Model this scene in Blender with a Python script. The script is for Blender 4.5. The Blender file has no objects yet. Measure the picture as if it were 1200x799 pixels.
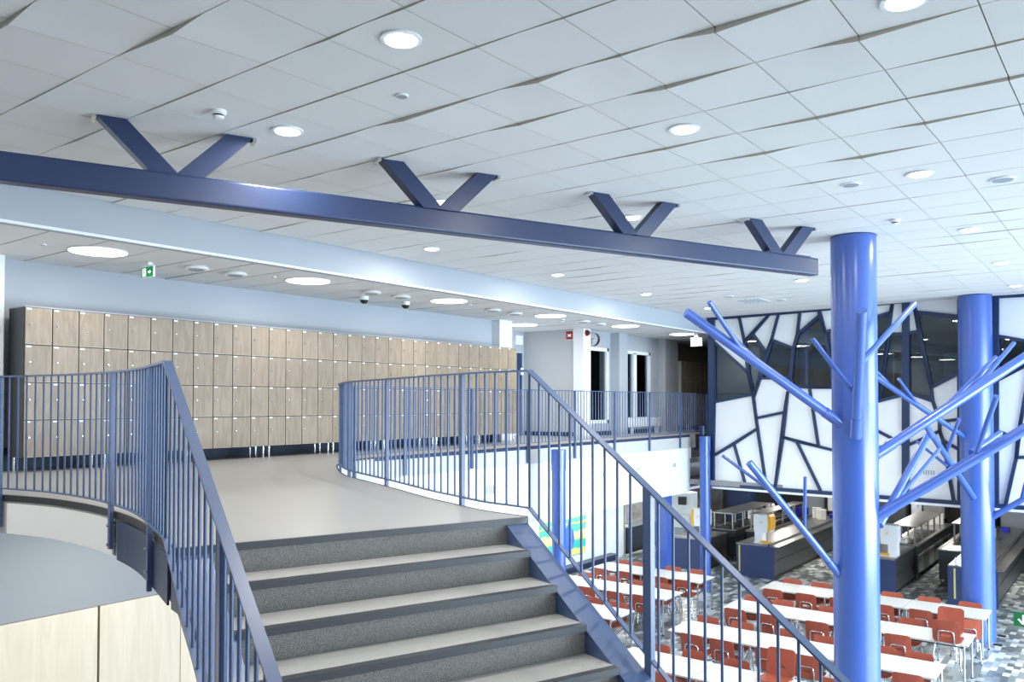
import bpy, math, random
from mathutils import Vector
from mathutils.geometry import tessellate_polygon
random.seed(7)
sc = bpy.context.scene
COL = sc.collection
PI = math.pi

# ------------------------------------------------------------------ camera
F, CX, CY, YAW, PIT = 967.4, 599.0, 449.0, .6508, .0228
EYE = Vector((0, 0, .8))
VV = Vector((math.cos(YAW) * math.cos(PIT), math.sin(YAW) * math.cos(PIT), math.sin(PIT)))
RR = Vector((math.sin(YAW), -math.cos(YAW), 0))
UU = RR.cross(VV)
def ray(x, y): return VV + RR * ((x - CX) / F) - UU * ((y - CY) / F)
def at_z(x, y, z):
    r = ray(x, y); return EYE + r * ((z - .8) / r.z)
def at_y(x, y, Y):
    r = ray(x, y); return EYE + r * (Y / r.y)
def at_x(x, y, X):
    r = ray(x, y); return EYE + r * (X / r.x)
def on_plane(x, y, p0, n):
    r = ray(x, y); return EYE + r * ((p0 - EYE).dot(n) / r.dot(n))
def at_depth(x, y, d):
    return EYE + ray(x, y) * d
cd = bpy.data.cameras.new('camera'); cam = bpy.data.objects.new('camera', cd); COL.objects.link(cam)
cd.sensor_fit = 'HORIZONTAL'; cd.sensor_width = 36; cd.lens = F * 36 / 1200
cd.shift_x = (600 - CX) / 1200; cd.shift_y = (CY - 399.5) / 1200
cd.clip_start = .05; cd.clip_end = 200
cam.location = EYE
cam.rotation_euler = (PI / 2 + PIT, 0, YAW - PI / 2)
sc.camera = cam

# ------------------------------------------------------------------ materials
MATS = {}
def mat(name, col, rough=.5, metal=0., emit=None, estr=0., trans=0., spec=.5, noise=None, bump=None):
    if name in MATS: return MATS[name]
    m = bpy.data.materials.new(name); m.use_nodes = True
    nt = m.node_tree; b = nt.nodes['Principled BSDF']
    b.inputs['Base Color'].default_value = (*col, 1)
    b.inputs['Roughness'].default_value = rough
    b.inputs['Metallic'].default_value = metal
    b.inputs['Specular IOR Level'].default_value = spec
    if trans: b.inputs['Transmission Weight'].default_value = trans
    if emit:
        b.inputs['Emission Color'].default_value = (*emit, 1)
        b.inputs['Emission Strength'].default_value = estr
    tc = nt.nodes.new('ShaderNodeTexCoord')
    if noise:   # (scale xyz, detail, amount, second colour)
        sx, det, amt, c2 = noise
        mp = nt.nodes.new('ShaderNodeMapping'); mp.inputs['Scale'].default_value = sx
        nz = nt.nodes.new('ShaderNodeTexNoise'); nz.inputs['Scale'].default_value = 1; nz.inputs['Detail'].default_value = det
        cr = nt.nodes.new('ShaderNodeValToRGB')
        cr.color_ramp.elements[0].position = .5 - amt; cr.color_ramp.elements[0].color = (*col, 1)
        cr.color_ramp.elements[1].position = .5 + amt; cr.color_ramp.elements[1].color = (*c2, 1)
        nt.links.new(tc.outputs['Object'], mp.inputs['Vector']); nt.links.new(mp.outputs[0], nz.inputs['Vector'])
        nt.links.new(nz.outputs['Fac'], cr.inputs['Fac']); nt.links.new(cr.outputs['Color'], b.inputs['Base Color'])
    if bump:
        sc_, st = bump
        nz = nt.nodes.new('ShaderNodeTexNoise'); nz.inputs['Scale'].default_value = sc_; nz.inputs['Detail'].default_value = 3
        bp = nt.nodes.new('ShaderNodeBump'); bp.inputs['Strength'].default_value = st; bp.inputs['Distance'].default_value = .01
        nt.links.new(tc.outputs['Object'], nz.inputs['Vector']); nt.links.new(nz.outputs['Fac'], bp.inputs['Height'])
        nt.links.new(bp.outputs['Normal'], b.inputs['Normal'])
    MATS[name] = m
    return m

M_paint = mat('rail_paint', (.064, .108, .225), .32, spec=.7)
M_shadedblue = mat('shaded_blue_paint', (.016, .031, .088), .36, spec=.5, bump=(14, .03))  # columns' blue paint darkened for the beam's shade; reused as navy on trims
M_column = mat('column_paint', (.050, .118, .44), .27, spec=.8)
M_navy = mat('navy_panel', (.030, .045, .12), .45)
M_navyframe = mat('facade_frame', (.014, .036, .10), .4)
M_wall = mat('wall_paint', (.42, .455, .50), .75, noise=((1.2, 1.2, 1.2), 2, .3, (.405, .44, .49)))
M_wallwhite = mat('wall_white', (.86, .88, .90), .7, noise=((.8, .8, .8), 2, .3, (.84, .87, .89)))
M_wallgrey = mat('wall_grey', (.46, .48, .50), .8)
M_wallbrown = mat('wall_taupe', (.36, .33, .30), .8)
M_trim = mat('white_trim', (.82, .85, .88), .45)
M_tile = mat('ceiling_tile', (.77, .76, .745), .9, bump=(220, .08), noise=((90, 90, 90), 3, .25, (.74, .73, .715)))
M_tile_edge = mat('ceiling_tile_edge', (.60, .57, .49), .9)
M_void = mat('ceiling_gap', (.07, .07, .068), .9)
M_floor = mat('floor_linoleum', (.33, .328, .318), .33, noise=((160, 160, 160), 4, .12, (.415, .412, .40)))
M_tread = mat('tread_linoleum', (.36, .357, .345), .45, noise=((200, 200, 200), 4, .1, (.45, .446, .432)))
M_riser = mat('riser_speckle', (.105, .105, .10), .6, noise=((170, 170, 170), 3, .07, (.20, .20, .19)))
M_nosing = mat('nosing_rubber', (.040, .045, .053), .42)
M_fascia = mat('fascia_grey', (.52, .52, .50), .7)
M_edgedark = mat('slab_edge_rubber', (.035, .036, .036), .5)
M_chrome = mat('chrome', (.62, .64, .67), .18, metal=1.)
M_steel = mat('stainless', (.40, .395, .38), .34, metal=1., noise=((3, 60, 60), 2, .3, (.50, .49, .47)))
M_steeldark = mat('dark_steel', (.09, .10, .105), .35, metal=.6)
M_black = mat('black', (.008, .008, .009), .4)
M_white = mat('white_plastic', (.84, .85, .86), .4)
M_china = mat('white_china', (.86, .85, .82), .25)
M_orange = mat('orange_plastic', (.85, .42, .03), .45)
M_red = mat('sign_red', (.33, .012, .012), .45)
M_green = mat('sign_green', (.0, .20, .06), .5, emit=(0, .35, .1), estr=.25)
M_signwhite = mat('sign_white', (.9, .92, .9), .5, emit=(1, 1, 1), estr=.6)
M_chair = mat('chair_shell', (.37, .082, .045), .34, noise=((3, 3, 3), 1, .3, (.34, .072, .04)))
M_table = mat('table_laminate', (.84, .80, .74), .38, noise=((2, 30, 2), 3, .25, (.80, .75, .68)))
M_tabledge = mat('table_edge', (.50, .46, .42), .5)
M_lens = mat('lamp_diffuser', (1, 1, 1), .5, emit=(1, .975, .93), estr=9.)
M_lensbig = mat('panel_diffuser', (1, 1, 1), .5, emit=(1, .98, .95), estr=5.)
M_blue = mat('blue_plastic', (.01, .015, .42), .4)
M_lockerside = mat('locker_carcass', (.045, .047, .050), .55)
M_lockergrey = mat('locker_carcass_grey', (.35, .38, .42), .55)
M_yellow = mat('yellow_edge', (.62, .55, .16), .5)
M_concrete = mat('concrete', (.26, .255, .25), .85, noise=((1.6, 1.6, 3.2), 6, .16, (.48, .475, .465)))
M_grille = mat('grille_grey', (.34, .37, .40), .6)

def wood(name, c1, c2, scale, axis='z'):
    m = bpy.data.materials.new(name); m.use_nodes = True; nt = m.node_tree; b = nt.nodes['Principled BSDF']
    b.inputs['Roughness'].default_value = .42
    tc = nt.nodes.new('ShaderNodeTexCoord'); mp = nt.nodes.new('ShaderNodeMapping'); mp.inputs['Scale'].default_value = scale
    oi = nt.nodes.new('ShaderNodeObjectInfo')
    ad = nt.nodes.new('ShaderNodeVectorMath'); ad.operation = 'ADD'
    ml = nt.nodes.new('ShaderNodeVectorMath'); ml.operation = 'SCALE'; ml.inputs[3].default_value = 37.
    cb = nt.nodes.new('ShaderNodeCombineXYZ')
    nt.links.new(oi.outputs['Random'], cb.inputs[0]); nt.links.new(oi.outputs['Random'], cb.inputs[2])
    nt.links.new(cb.outputs[0], ml.inputs[0])
    nt.links.new(tc.outputs['Object'], ad.inputs[0]); nt.links.new(ml.outputs[0], ad.inputs[1])
    nt.links.new(ad.outputs[0], mp.inputs['Vector'])
    nz = nt.nodes.new('ShaderNodeTexNoise'); nz.inputs['Scale'].default_value = 1.; nz.inputs['Detail'].default_value = 5; nz.inputs['Distortion'].default_value = 1.4
    cr = nt.nodes.new('ShaderNodeValToRGB')
    cr.color_ramp.elements[0].position = .36; cr.color_ramp.elements[0].color = (*c1, 1)
    cr.color_ramp.elements[1].position = .64; cr.color_ramp.elements[1].color = (*c2, 1)
    nt.links.new(mp.outputs[0], nz.inputs['Vector']); nt.links.new(nz.outputs['Fac'], cr.inputs['Fac'])
    hs = nt.nodes.new('ShaderNodeHueSaturation')
    mr = nt.nodes.new('ShaderNodeMapRange'); mr.inputs['To Min'].default_value = .93; mr.inputs['To Max'].default_value = 1.07
    nt.links.new(oi.outputs['Random'], mr.inputs['Value']); nt.links.new(mr.outputs[0], hs.inputs['Value'])
    nt.links.new(cr.outputs['Color'], hs.inputs['Color']); nt.links.new(hs.outputs[0], b.inputs['Base Color'])
    MATS[name] = m
    return m
M_oak = wood('locker_wood', (.23, .18, .13), (.30, .243, .18), (16, 16, 2.2))
M_oakedge = mat('door_edge_band', (.50, .45, .36), .5)
M_birch = wood('birch_panel', (.60, .49, .36), (.66, .55, .42), (9, 9, .9))

# floor of staggered grey planks (lower level)
def plank_floor():
    m = bpy.data.materials.new('mosaic_vinyl'); m.use_nodes = True; nt = m.node_tree; b = nt.nodes['Principled BSDF']
    b.inputs['Roughness'].default_value = .3
    tc = nt.nodes.new('ShaderNodeTexCoord')
    mp = nt.nodes.new('ShaderNodeMapping'); mp.inputs['Rotation'].default_value = (0, 0, 0)
    br = nt.nodes.new('ShaderNodeTexBrick'); br.offset = .5; br.squash = 1
    br.inputs['Color1'].default_value = (0, 0, 0, 1); br.inputs['Color2'].default_value = (1, 1, 1, 1); br.inputs['Mortar'].default_value = (.4, .4, .4, 1)
    br.inputs['Scale'].default_value = 1; br.inputs['Mortar Size'].default_value = 0.0
    br.inputs['Brick Width'].default_value = .21; br.inputs['Row Height'].default_value = .105; br.inputs['Bias'].default_value = 0
    cr = nt.nodes.new('ShaderNodeValToRGB'); cr.color_ramp.interpolation = 'CONSTANT'
    e = cr.color_ramp.elements
    e[0].position = 0; e[0].color = (.12, .145, .15, 1); e[1].position = .26; e[1].color = (.22, .25, .25, 1)
    for p, c in ((.5, (.31, .335, .33)), (.64, (.72, .75, .75)), (.84, (.46, .49, .49))):
        q = e.new(p); q.color = (*c, 1)
    nt.links.new(tc.outputs['Object'], mp.inputs['Vector']); nt.links.new(mp.outputs[0], br.inputs['Vector'])
    nt.links.new(br.outputs['Color'], cr.inputs['Fac']); nt.links.new(cr.outputs['Color'], b.inputs['Base Color'])
    MATS['mosaic_vinyl'] = m
    return m
M_plank = plank_floor()

def glass(name, tint, rough=0.):
    m = bpy.data.materials.new(name); m.use_nodes = True; nt = m.node_tree
    for n in list(nt.nodes): nt.nodes.remove(n)
    out = nt.nodes.new('ShaderNodeOutputMaterial')
    tr = nt.nodes.new('ShaderNodeBsdfTransparent'); tr.inputs['Color'].default_value = (*tint, 1)
    gl = nt.nodes.new('ShaderNodeBsdfGlossy'); gl.inputs['Roughness'].default_value = rough; gl.inputs['Color'].default_value = (.9, .95, 1, 1)
    fr = nt.nodes.new('ShaderNodeFresnel'); fr.inputs['IOR'].default_value = 1.5
    mx = nt.nodes.new('ShaderNodeMixShader')
    ad = nt.nodes.new('ShaderNodeMath'); ad.operation = 'MULTIPLY'; ad.inputs[1].default_value = 1.6
    nt.links.new(fr.outputs[0], ad.inputs[0]); nt.links.new(ad.outputs[0], mx.inputs['Fac'])
    nt.links.new(tr.outputs[0], mx.inputs[1]); nt.links.new(gl.outputs[0], mx.inputs[2]); nt.links.new(mx.outputs[0], out.inputs['Surface'])
    MATS[name] = m
    return m
M_glass = glass('tinted_glass', (.42, .52, .58))  # dark tint helps keep the rooms behind dim
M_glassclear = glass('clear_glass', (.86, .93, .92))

# ------------------------------------------------------------------ mesh builder
class MB:
    def __init__(s): s.v = []; s.f = []; s.m = []; s.sm = []
    def add(s, vs, fs, mi=0, smooth=False):
        o = len(s.v); s.v += [tuple(v) for v in vs]
        for f in fs:
            s.f.append([i + o for i in f]); s.m.append(mi); s.sm.append(smooth)
        return s
    def box(s, a, b, mi=0):
        x0, y0, z0 = (min(a[i], b[i]) for i in range(3)); x1, y1, z1 = (max(a[i], b[i]) for i in range(3))
        return s.add([(x0, y0, z0), (x1, y0, z0), (x1, y1, z0), (x0, y1, z0), (x0, y0, z1), (x1, y0, z1), (x1, y1, z1), (x0, y1, z1)],
                     [(0, 3, 2, 1), (4, 5, 6, 7), (0, 1, 5, 4), (1, 2, 6, 5), (2, 3, 7, 6), (3, 0, 4, 7)], mi)
    def obox(s, c, ax, ay, az, mi=0):     # centre, three half-axis vectors
        c, ax, ay, az = Vector(c), Vector(ax), Vector(ay), Vector(az)
        vs = [c + ax * i + ay * j + az * k for k in (-1, 1) for i, j in ((-1, -1), (1, -1), (1, 1), (-1, 1))]
        return s.add(vs, [(0, 3, 2, 1), (4, 5, 6, 7), (0, 1, 5, 4), (1, 2, 6, 5), (2, 3, 7, 6), (3, 0, 4, 7)], mi)
    def bar(s, p, q, w, h, up=(0, 0, 1), mi=0, ends=0.):   # rectangular bar from p to q
        p, q = Vector(p), Vector(q); d = (q - p); L = d.length; d.normalize()
        side = d.cross(Vector(up)); side.normalize(); u = side.cross(d)
        return s.obox((p + q) / 2, d * (L / 2 + ends), side * (w / 2), u * (h / 2), mi)
    def tube(s, pts, r, n=10, mi=0, caps=True, r2=None):
        pts = [Vector(p) for p in pts]; rings = []
        prev = None
        for i, p in enumerate(pts):
            d = (pts[min(i + 1, len(pts) - 1)] - pts[max(i - 1, 0)]).normalized()
            if prev is None:
                a = d.cross(Vector((0, 0, 1)))
                if a.length < 1e-3: a = d.cross(Vector((0, 1, 0)))
                a.normalize()
            else:
                a = prev - d * prev.dot(d); a.normalize()
            prev = a; b = d.cross(a)
            rr = r if r2 is None else r + (r2 - r) * i / (len(pts) - 1)
            rings.append([p + (a * math.cos(t) + b * math.sin(t)) * rr for t in (2 * PI * k / n for k in range(n))])
        o = [v for R in rings for v in R]
        fs = []
        for i in range(len(pts) - 1):
            for k in range(n):
                k2 = (k + 1) % n
                fs.append((i * n + k, i * n + k2, (i + 1) * n + k2, (i + 1) * n + k))
        s.add(o, fs, mi, True)
        if caps:
            s.add(rings[0], [tuple(range(n))[::-1]], mi); s.add(rings[-1], [tuple(range(n))], mi)
        return s
    def disc_stack(s, c, prof, n=32, mi=0, smooth=False, axis='z'):   # lathe: prof = [(r, h)]
        c = Vector(c); vs = []
        for r, h in prof:
            for k in range(n):
                t = 2 * PI * k / n
                if axis == 'z': vs.append(c + Vector((r * math.cos(t), r * math.sin(t), h)))
                elif axis == 'x': vs.append(c + Vector((h, r * math.cos(t), r * math.sin(t))))
                else: vs.append(c + Vector((r * math.cos(t), h, r * math.sin(t))))
        fs = []
        for i in range(len(prof) - 1):
            for k in range(n):
                k2 = (k + 1) % n
                fs.append((i * n + k, i * n + k2, (i + 1) * n + k2, (i + 1) * n + k))
        s.add(vs, fs, mi, smooth)
        s.add(vs[:n], [tuple(range(n))[::-1]], mi); s.add(vs[-n:], [tuple(range(n))], mi)
        return s
    def prism(s, poly, vec, mi=0, mi_side=None):   # poly = 3D points (planar, may be concave), extruded by vec
        vec = Vector(vec); P = [Vector(p) for p in poly]; n = len(P)
        tris = tessellate_polygon([P])
        Q = [p + vec for p in P]
        s.add(P + Q, [tuple(t) for t in tris] + [tuple(i + n for i in t[::-1]) for t in tris], mi)
        s.add(P + Q, [(i, (i + 1) % n, (i + 1) % n + n, i + n) for i in range(n)], mi if mi_side is None else mi_side)
        return s
    def build(s, name, mats, parent=None, fix=True, loc=None):
        me = bpy.data.meshes.new(name)
        vs = s.v
        if parent is not None and loc is None:
            w = parent_world(parent); vs = [(v[0] - w.x, v[1] - w.y, v[2] - w.z) for v in s.v] if w.length > 0 else s.v
        me.from_pydata(vs, [], s.f)
        if not isinstance(mats, (list, tuple)): mats = [mats]
        for m in mats: me.materials.append(m)
        for i, p in enumerate(me.polygons):
            p.material_index = s.m[i]; p.use_smooth = s.sm[i]
        if fix:
            import bmesh
            bm = bmesh.new(); bm.from_mesh(me); bmesh.ops.recalc_face_normals(bm, faces=bm.faces); bm.to_mesh(me); bm.free()
        o = bpy.data.objects.new(name, me); COL.objects.link(o)
        if parent is not None: o.parent = parent
        if loc is not None: o.location = loc
        return o
def parent_world(p):
    v = Vector((0, 0, 0))
    while p is not None:
        v += Vector(p.location); p = p.parent
    return v
def tag(o, label, cat, group=None, kind=None):
    o['label'] = label; o['category'] = cat
    if group: o['group'] = group
    if kind: o['kind'] = kind
    return o
def thing(name, label, cat, loc=(0, 0, 0), group=None, rz=0):
    o = bpy.data.objects.new(name, None); COL.objects.link(o); o.empty_display_size = .1
    o.location = loc; o.rotation_euler = (0, 0, rz)
    return tag(o, label, cat, group)
def struct(o):
    o['kind'] = 'structure'; return o
def copy_tree(o, parent=None):
    c = o.copy(); COL.objects.link(c)
    if parent is not None: c.parent = parent
    for ch in o.children: copy_tree(ch, c)
    return c
def spline(pts, step=.12):
    P = [Vector((p[0], p[1], 0)) for p in pts]; P = [P[0] * 2 - P[1]] + P + [P[-1] * 2 - P[-2]]
    out = []
    for i in range(1, len(P) - 2):
        n = max(2, int((P[i + 1] - P[i]).length / step) * 2)
        for k in range(n):
            t = k / n
            out.append(.5 * ((2 * P[i]) + (-P[i - 1] + P[i + 1]) * t + (2 * P[i - 1] - 5 * P[i] + 4 * P[i + 1] - P[i + 2]) * t * t + (-P[i - 1] + 3 * P[i] - 3 * P[i + 1] + P[i + 2]) * t ** 3))
    out.append(P[-2]); return out
ORD = ['first', 'second', 'third', 'fourth', 'fifth', 'sixth', 'seventh', 'eighth', 'ninth', 'tenth', 'eleventh', 'twelfth', 'thirteenth']

# ------------------------------------------------------------------ levels
ZC = 2.8675      # main ceiling
ZL = 2.50        # lower ceiling over the lockers
ZF2 = -3.75      # canteen floor
ZM = -1.24       # underside of the facade storey
BW = 10.68       # wall behind lockers

# stair frame
O = Vector((4.504, 3.48, 0)); TH = .353
SU = Vector((math.cos(TH), -math.sin(TH), 0)); SW = Vector((-math.sin(TH), -math.cos(TH), 0))
RUN, RISE = .298, .173
def S(u, k, z): return O + SU * u + SW * (RUN * k) + Vector((0, 0, z))
Z3 = Vector((0, 0, 1))

# ------------------------------------------------------------------ slab of the upper floor
right_edge = spline([(4.668, 3.42), (4.74, 3.88), (4.91, 4.32), (5.09, 4.77), (5.42, 5.46), (5.68, 6.03), (5.98, 6.71), (6.24, 7.15), (6.62, 7.65), (7.07, 8.18), (7.62, 8.62), (8.35, 8.85)], .2)
lend = S(-2.13, 0, 0)
left_edge = spline([(-5.8, 10.3), (-1, 10.2), (1.2, 9.85), (2.4, 9.1), (2.93, 8.1), (3.11, 7.46), (3.16, 7.0), (3.145, 6.46), (3.08, 6.0), (2.955, 5.45), (2.76, 4.88), (lend.x, lend.y)], .2)
poly = [S(.175, 0, 0)] + [Vector((p.x, p.y, 0)) for p in right_edge] + [Vector((26, 8.85, 0)), Vector((26, 13, 0)), Vector((-5.8, 13, 0))] + [Vector((p.x, p.y, 0)) for p in left_edge]
b = MB(); b.prism([p - Z3 * .005 for p in poly], (0, 0, -.32), 1)
b.prism([p.copy() for p in poly], (0, 0, -.004), 0, 2)
fl = struct(b.build('floor_upper', [M_floor, M_fascia, M_edgedark]))
# dark rubber edge and light fascia along the left well
def ribbon(pts, z0, z1, off, name, m, parent=None, th=.012):
    mb = MB()
    for a, c in zip(pts[:-1], pts[1:]):
        d = (c - a); d.normalize(); nrm = Vector((d.y, -d.x, 0)) * off
        mb.bar(a + nrm + Z3 * ((z0 + z1) / 2), c + nrm + Z3 * ((z0 + z1) / 2), th, abs(z1 - z0), ends=.003)
    return mb.build(name, m, parent)
le = [Vector((p.x, p.y, 0)) for p in left_edge]
re_ = [Vector((p.x, p.y, 0)) for p in right_edge]
struct(ribbon(le, 0.002, -.05, .006, 'trim_1', M_edgedark))
struct(ribbon(re_, 0.003, -.02, .006, 'trim_2', M_edgedark))
struct(ribbon([Vector((8.3, 8.855, 0)), Vector((18.9, 8.855, 0))], .0, -.06, .004, 'trim_3', M_shadedblue))
b = MB(); b.box((8.3, 8.86, -.0), (18.9, 8.98, .004)); struct(b.build('trim_4', mat('edge_strip', (.50, .42, .33), .6)))
# light wall panel set into the fascia of the left well + navy steel cheek towards the stair
fp = [p for p in le if 6.0 <= p.y <= 7.75 and p.x > 2.5]
ribbon(fp, -.07, -.325, .012, 'x', mat('fascia_panel', (.88, .88, .86), .6)).name = 'trim_5'
struct(bpy.data.objects['trim_5'])
ck = [p for p in le if 4.24 <= p.y <= 5.93 and p.x > 2]
struct(ribbon(ck, -.055, -.335, .02, 'trim_6', M_shadedblue))

# ------------------------------------------------------------------ ceilings
TX, TY, TS = .0632, .036, .6
def node_of(x, y):
    p = at_z(x, y, ZC); return round((p.x - TX) / TS), round((p.y - TY) / TS)
drop = {}
for x, y, h in [(10, 25, .03), (200, 36, .032), (839.7, 30, .034), (1007.7, 43.8, .03), (630, 90.7, .03), (781.6, 99.7, .028), (606.8, 144, .022), (471.5, 137.2, .028),
                (957, 137.7, .02), (1180.5, 92.7, .022), (1081.6, 146.5, .02), (897, 177, .022), (1008.2, 185.3, .024), (1165.5, 51.3, .012), (727.7, 60.9, .014),
                (545.4, 114.4, .010), (559, 51, .009), (471.5, 81.4, .008), (382.6, 42, .012), (926.3, 106.4, .008), (1061.5, 116, .009), (781.6, 172.8, .018), (92.7, 165.3, .014),
                (220.9, 169.5, .012), (395.9, 107.7, .008), (330.8, 130.7, .008), (184.8, 126, .008), (241.9, 101.4, .008), (83, 96, .006), (35, 121, .008), (740, 148, .008), (661, 17, .008)]:
    drop[node_of(x, y)] = h
def dr(i, j):
    if (i, j) not in drop:
        r = random.Random(i * 131 + j * 977).random()
        drop[(i, j)] = .0012 if r < .62 else (.005 if r < .86 else .011)
    return drop[(i, j)]
def tile_field(name, i0, i1, j0, j1, z, x_lo, x_hi, y_lo, y_hi, ts_y=.6, droprange=1., oy=TY, ox=TX, gx=.0018):
    mb = MB(); g = .0036
    for i in range(i0, i1):
        for j in range(j0, j1):
            xa, xb = ox + i * TS + gx, ox + (i + 1) * TS - gx
            ya, yb = oy + j * ts_y + g, oy + (j + 1) * ts_y - g
            xa, xb, ya, yb = max(xa, x_lo), min(xb, x_hi), max(ya, y_lo), min(yb, y_hi)
            if xb - xa < .02 or yb - ya < .02: continue
            h0, h1 = dr(i, j) * droprange, dr(i, j + 1) * droprange
            full = random.Random(i * 7 + j * 3).random() < .45
            hm = (h0 + h1) / 2 if full else min(.002, h0, h1)
            ym = (ya + yb) / 2
            def dz(v):
                if v < .5: t = v * 2; h = h0 + (hm - h0) * t
                else: t = v * 2 - 1; h = hm + (h1 - hm) * t
                return h
            NU, NV = 3, 6; G = []
            for a_ in range(NU + 1):
                for b_ in range(NV + 1):
                    uu_, vv_ = a_ / NU, b_ / NV
                    G.append((xa + (xb - xa) * uu_, ya + (yb - ya) * vv_, z - dz(vv_) * (1 - uu_)))
            mb.add(G, [(a_ * (NV + 1) + b_, a_ * (NV + 1) + b_ + 1, (a_ + 1) * (NV + 1) + b_ + 1, (a_ + 1) * (NV + 1) + b_) for a_ in range(NU) for b_ in range(NV)], 0, True)
            rim = [G[b_] for b_ in range(NV + 1)] + [G[NU * (NV + 1) + NV], G[NU * (NV + 1)]]
            n_ = len(rim)
            mb.add(rim + [(x, y, zz + .035) for x, y, zz in rim], [(k, (k + 1) % n_, (k + 1) % n_ + n_, k + n_) for k in range(n_)], 1)
    mb.add([(x_lo, y_lo, z + .03), (x_hi, y_lo, z + .03), (x_hi, y_hi, z + .03), (x_lo, y_hi, z + .03)], [(0, 1, 2, 3)], 2)
    return struct(mb.build(name, [M_tile, M_tile_edge, M_void], fix=False))
tile_field('ceiling_main', -10, 32, -12, 15, ZC, -5.9, 19.15, -6.9, 8.45)
tile_field('ceiling_low', -10, 44, 0, 3, ZL, -5.9, 26, 8.45, 13, ts_y=1.8, droprange=.45, oy=8.45, ox=.127, gx=.006)
b = MB(); b.box((-5.9, -6.9, 3.2), (26, 13, 3.3)); struct(b.build('ceiling_slab', M_wallgrey))
b = MB(); b.box((-5.9, 8.45, ZL - .012), (19.2, 8.57, 3.2)); b.box((-5.9, 8.435, ZL - .016), (19.2, 8.46, ZL + .012), 1)
struct(b.build('wall_bulkhead', [M_wall, M_trim]))

# ------------------------------------------------------------------ walls, upper level
def wall_box(name, a, c, m):
    q = MB(); q.box(a, c); return struct(q.build(name, m))
wall_box('wall_back', (4.02, BW, -.02), (13.4, BW + .15, 3.1), M_wall)
wall_box('wall_left', (-5.8, 10.42, -.02), (4.02, BW + .15, 3.1), M_wallwhite)
q = MB(); q.box((13.38, 10.485, 0), (13.80, 10.9, 3.1)); q.box((13.70, 10.9, 0), (13.8, 12, 3.1)); struct(q.build('wall_pier', M_trim))
wall_box('wall_recess', (13.4, 11.9, 0), (16.2, 12.05, 3.1), M_wall)
wall_box('wall_side', (16.15, 10.40, 0), (16.3, 12.0, 3.1), M_wallgrey)
q = MB(); q.box((16.12, 10.18, 0), (16.43, 10.46, 3.1)); struct(q.build('wall_corner_column', M_trim))
YB = 10.35
W1 = (16.47, 17.44, .34, 2.06); W2 = (18.24, 19.6, .38, 2.06)
q = MB()
q.box((16.3, YB, 2.06), (20.95, YB + .12, 3.1)); q.box((16.3, YB, 0), (20.95, YB + .12, .34))
q.box((16.3, YB, .34), (W1[0], YB + .12, 2.06)); q.box((W1[1], YB, .34), (W2[0], YB + .12, 2.06)); q.box((W2[1], YB, .34), (20.95, YB + .12, 2.06))
struct(q.build('wall_windows', M_wall))
q = MB(); q.box((17.62, 10.1, 0), (18.04, YB, 3.1)); struct(q.build('wall_pilaster', M_wall))
q = MB(); q.box((20.15, 10.14, 0), (20.93, YB + .2, 3.1)); struct(q.build('wall_pilaster_far', M_wall))
wall_box('wall_niche', (20.9, 10.62, 0), (26, 10.75, 3.1), M_wallbrown)
wall_box('wall_far_end', (25.9, 7.6, 0), (26.05, 13, 3.1), M_wallbrown)
wall_box('wall_dark_room', (16.3, 12.4, 0), (21, 12.5, 3.1), M_black)  # black colour stands in for the unlit room behind the windows
# skirting
q = MB(); q.box((16.43, YB - .012, 0), (17.62, YB, .10)); q.box((18.04, YB - .012, 0), (20.15, YB, .10)); q.box((16.138, 10.46, 0), (16.15, 11.9, .1))
struct(q.build('baseboard_back', M_shadedblue))
q = MB(); q.box((4.05, BW - .012, 0), (13.38, BW, .26)); struct(q.build('baseboard_lockers', mat('skirting_blue', (.03, .045, .085), .5)))
# windows with frames and panes
def window(n, x0, x1, z0, z1, mull=None):
    q = MB(); t = .07; y0, y1 = YB - .03, YB + .08
    q.box((x0 - .05, y0, z0 - .05), (x1 + .05, y1, z0 + .03)); q.box((x0 - .05, y0, z1 - .03), (x1 + .05, y1, z1 + .05))
    q.box((x0 - .05, y0, z0 - .05), (x0 + .02, y1, z1 + .05)); q.box((x1 - .02, y0, z0 - .05), (x1 + .05, y1, z1 + .05))
    if mull: q.box((mull[0], y0, z0), (mull[1], y1, z1))
    w = struct(q.build('window_%d' % n, M_trim))
    q = MB(); q.box((x0, YB + .03, z0), (x1, YB + .036, z1)); q.build('pane', M_glass, w)
    q = MB(); q.box((x1 - .30, YB + .09, z0), (x1 - .12, YB + .10, z1)); q.box((x1 - .10, YB + .09, z0), (x1 - .02, YB + .1, z1))
    q.build('curtain', mat('curtain_teal', (.10, .16, .18), .8), w)
window(1, *W1); window(2, *W2, mull=(18.74, 18.90))
# white wall radiator under the second window
r_ = thing('radiator', 'long white panel radiator under the double window behind the balcony rail', 'radiator', (18.2, 10.2, .15))
q = MB(); q.box((18.2, 10.2, .17), (20.05, 10.3, .40)); q.build('panel', M_trim, r_)
for xx in (18.45, 19.8):
    q = MB(); q.box((xx, 10.22, 0.0), (xx + .1, 10.28, .17)); q.build('leg', M_trim, r_)
# door in the recess
q = MB(); q.box((15.0, 11.86, 0), (16.0, 11.9, 2.0)); d1 = struct(q.build('door_1', M_trim))
q = MB(); q.box((15.78, 11.83, 0), (15.97, 11.86, 1.98)); q.build('glazed_strip', M_navyframe, d1)
q = MB(); q.box((15.9, 11.81, 1.45), (16.0, 11.84, 1.62)); q.build('door_closer', M_trim, d1)
t = tag(MB().box((15.75, 11.84, 2.18), (16.02, 11.9, 2.40)).build('door_sign', M_white), 'small white plate above the door in the recess past the lockers', 'sign')

# ------------------------------------------------------------------ hidden shell: rest of the hall
wall_box('wall_camera_side', (-6, -7, ZF2), (-5.8, 13, 3.2), M_wall)
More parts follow.
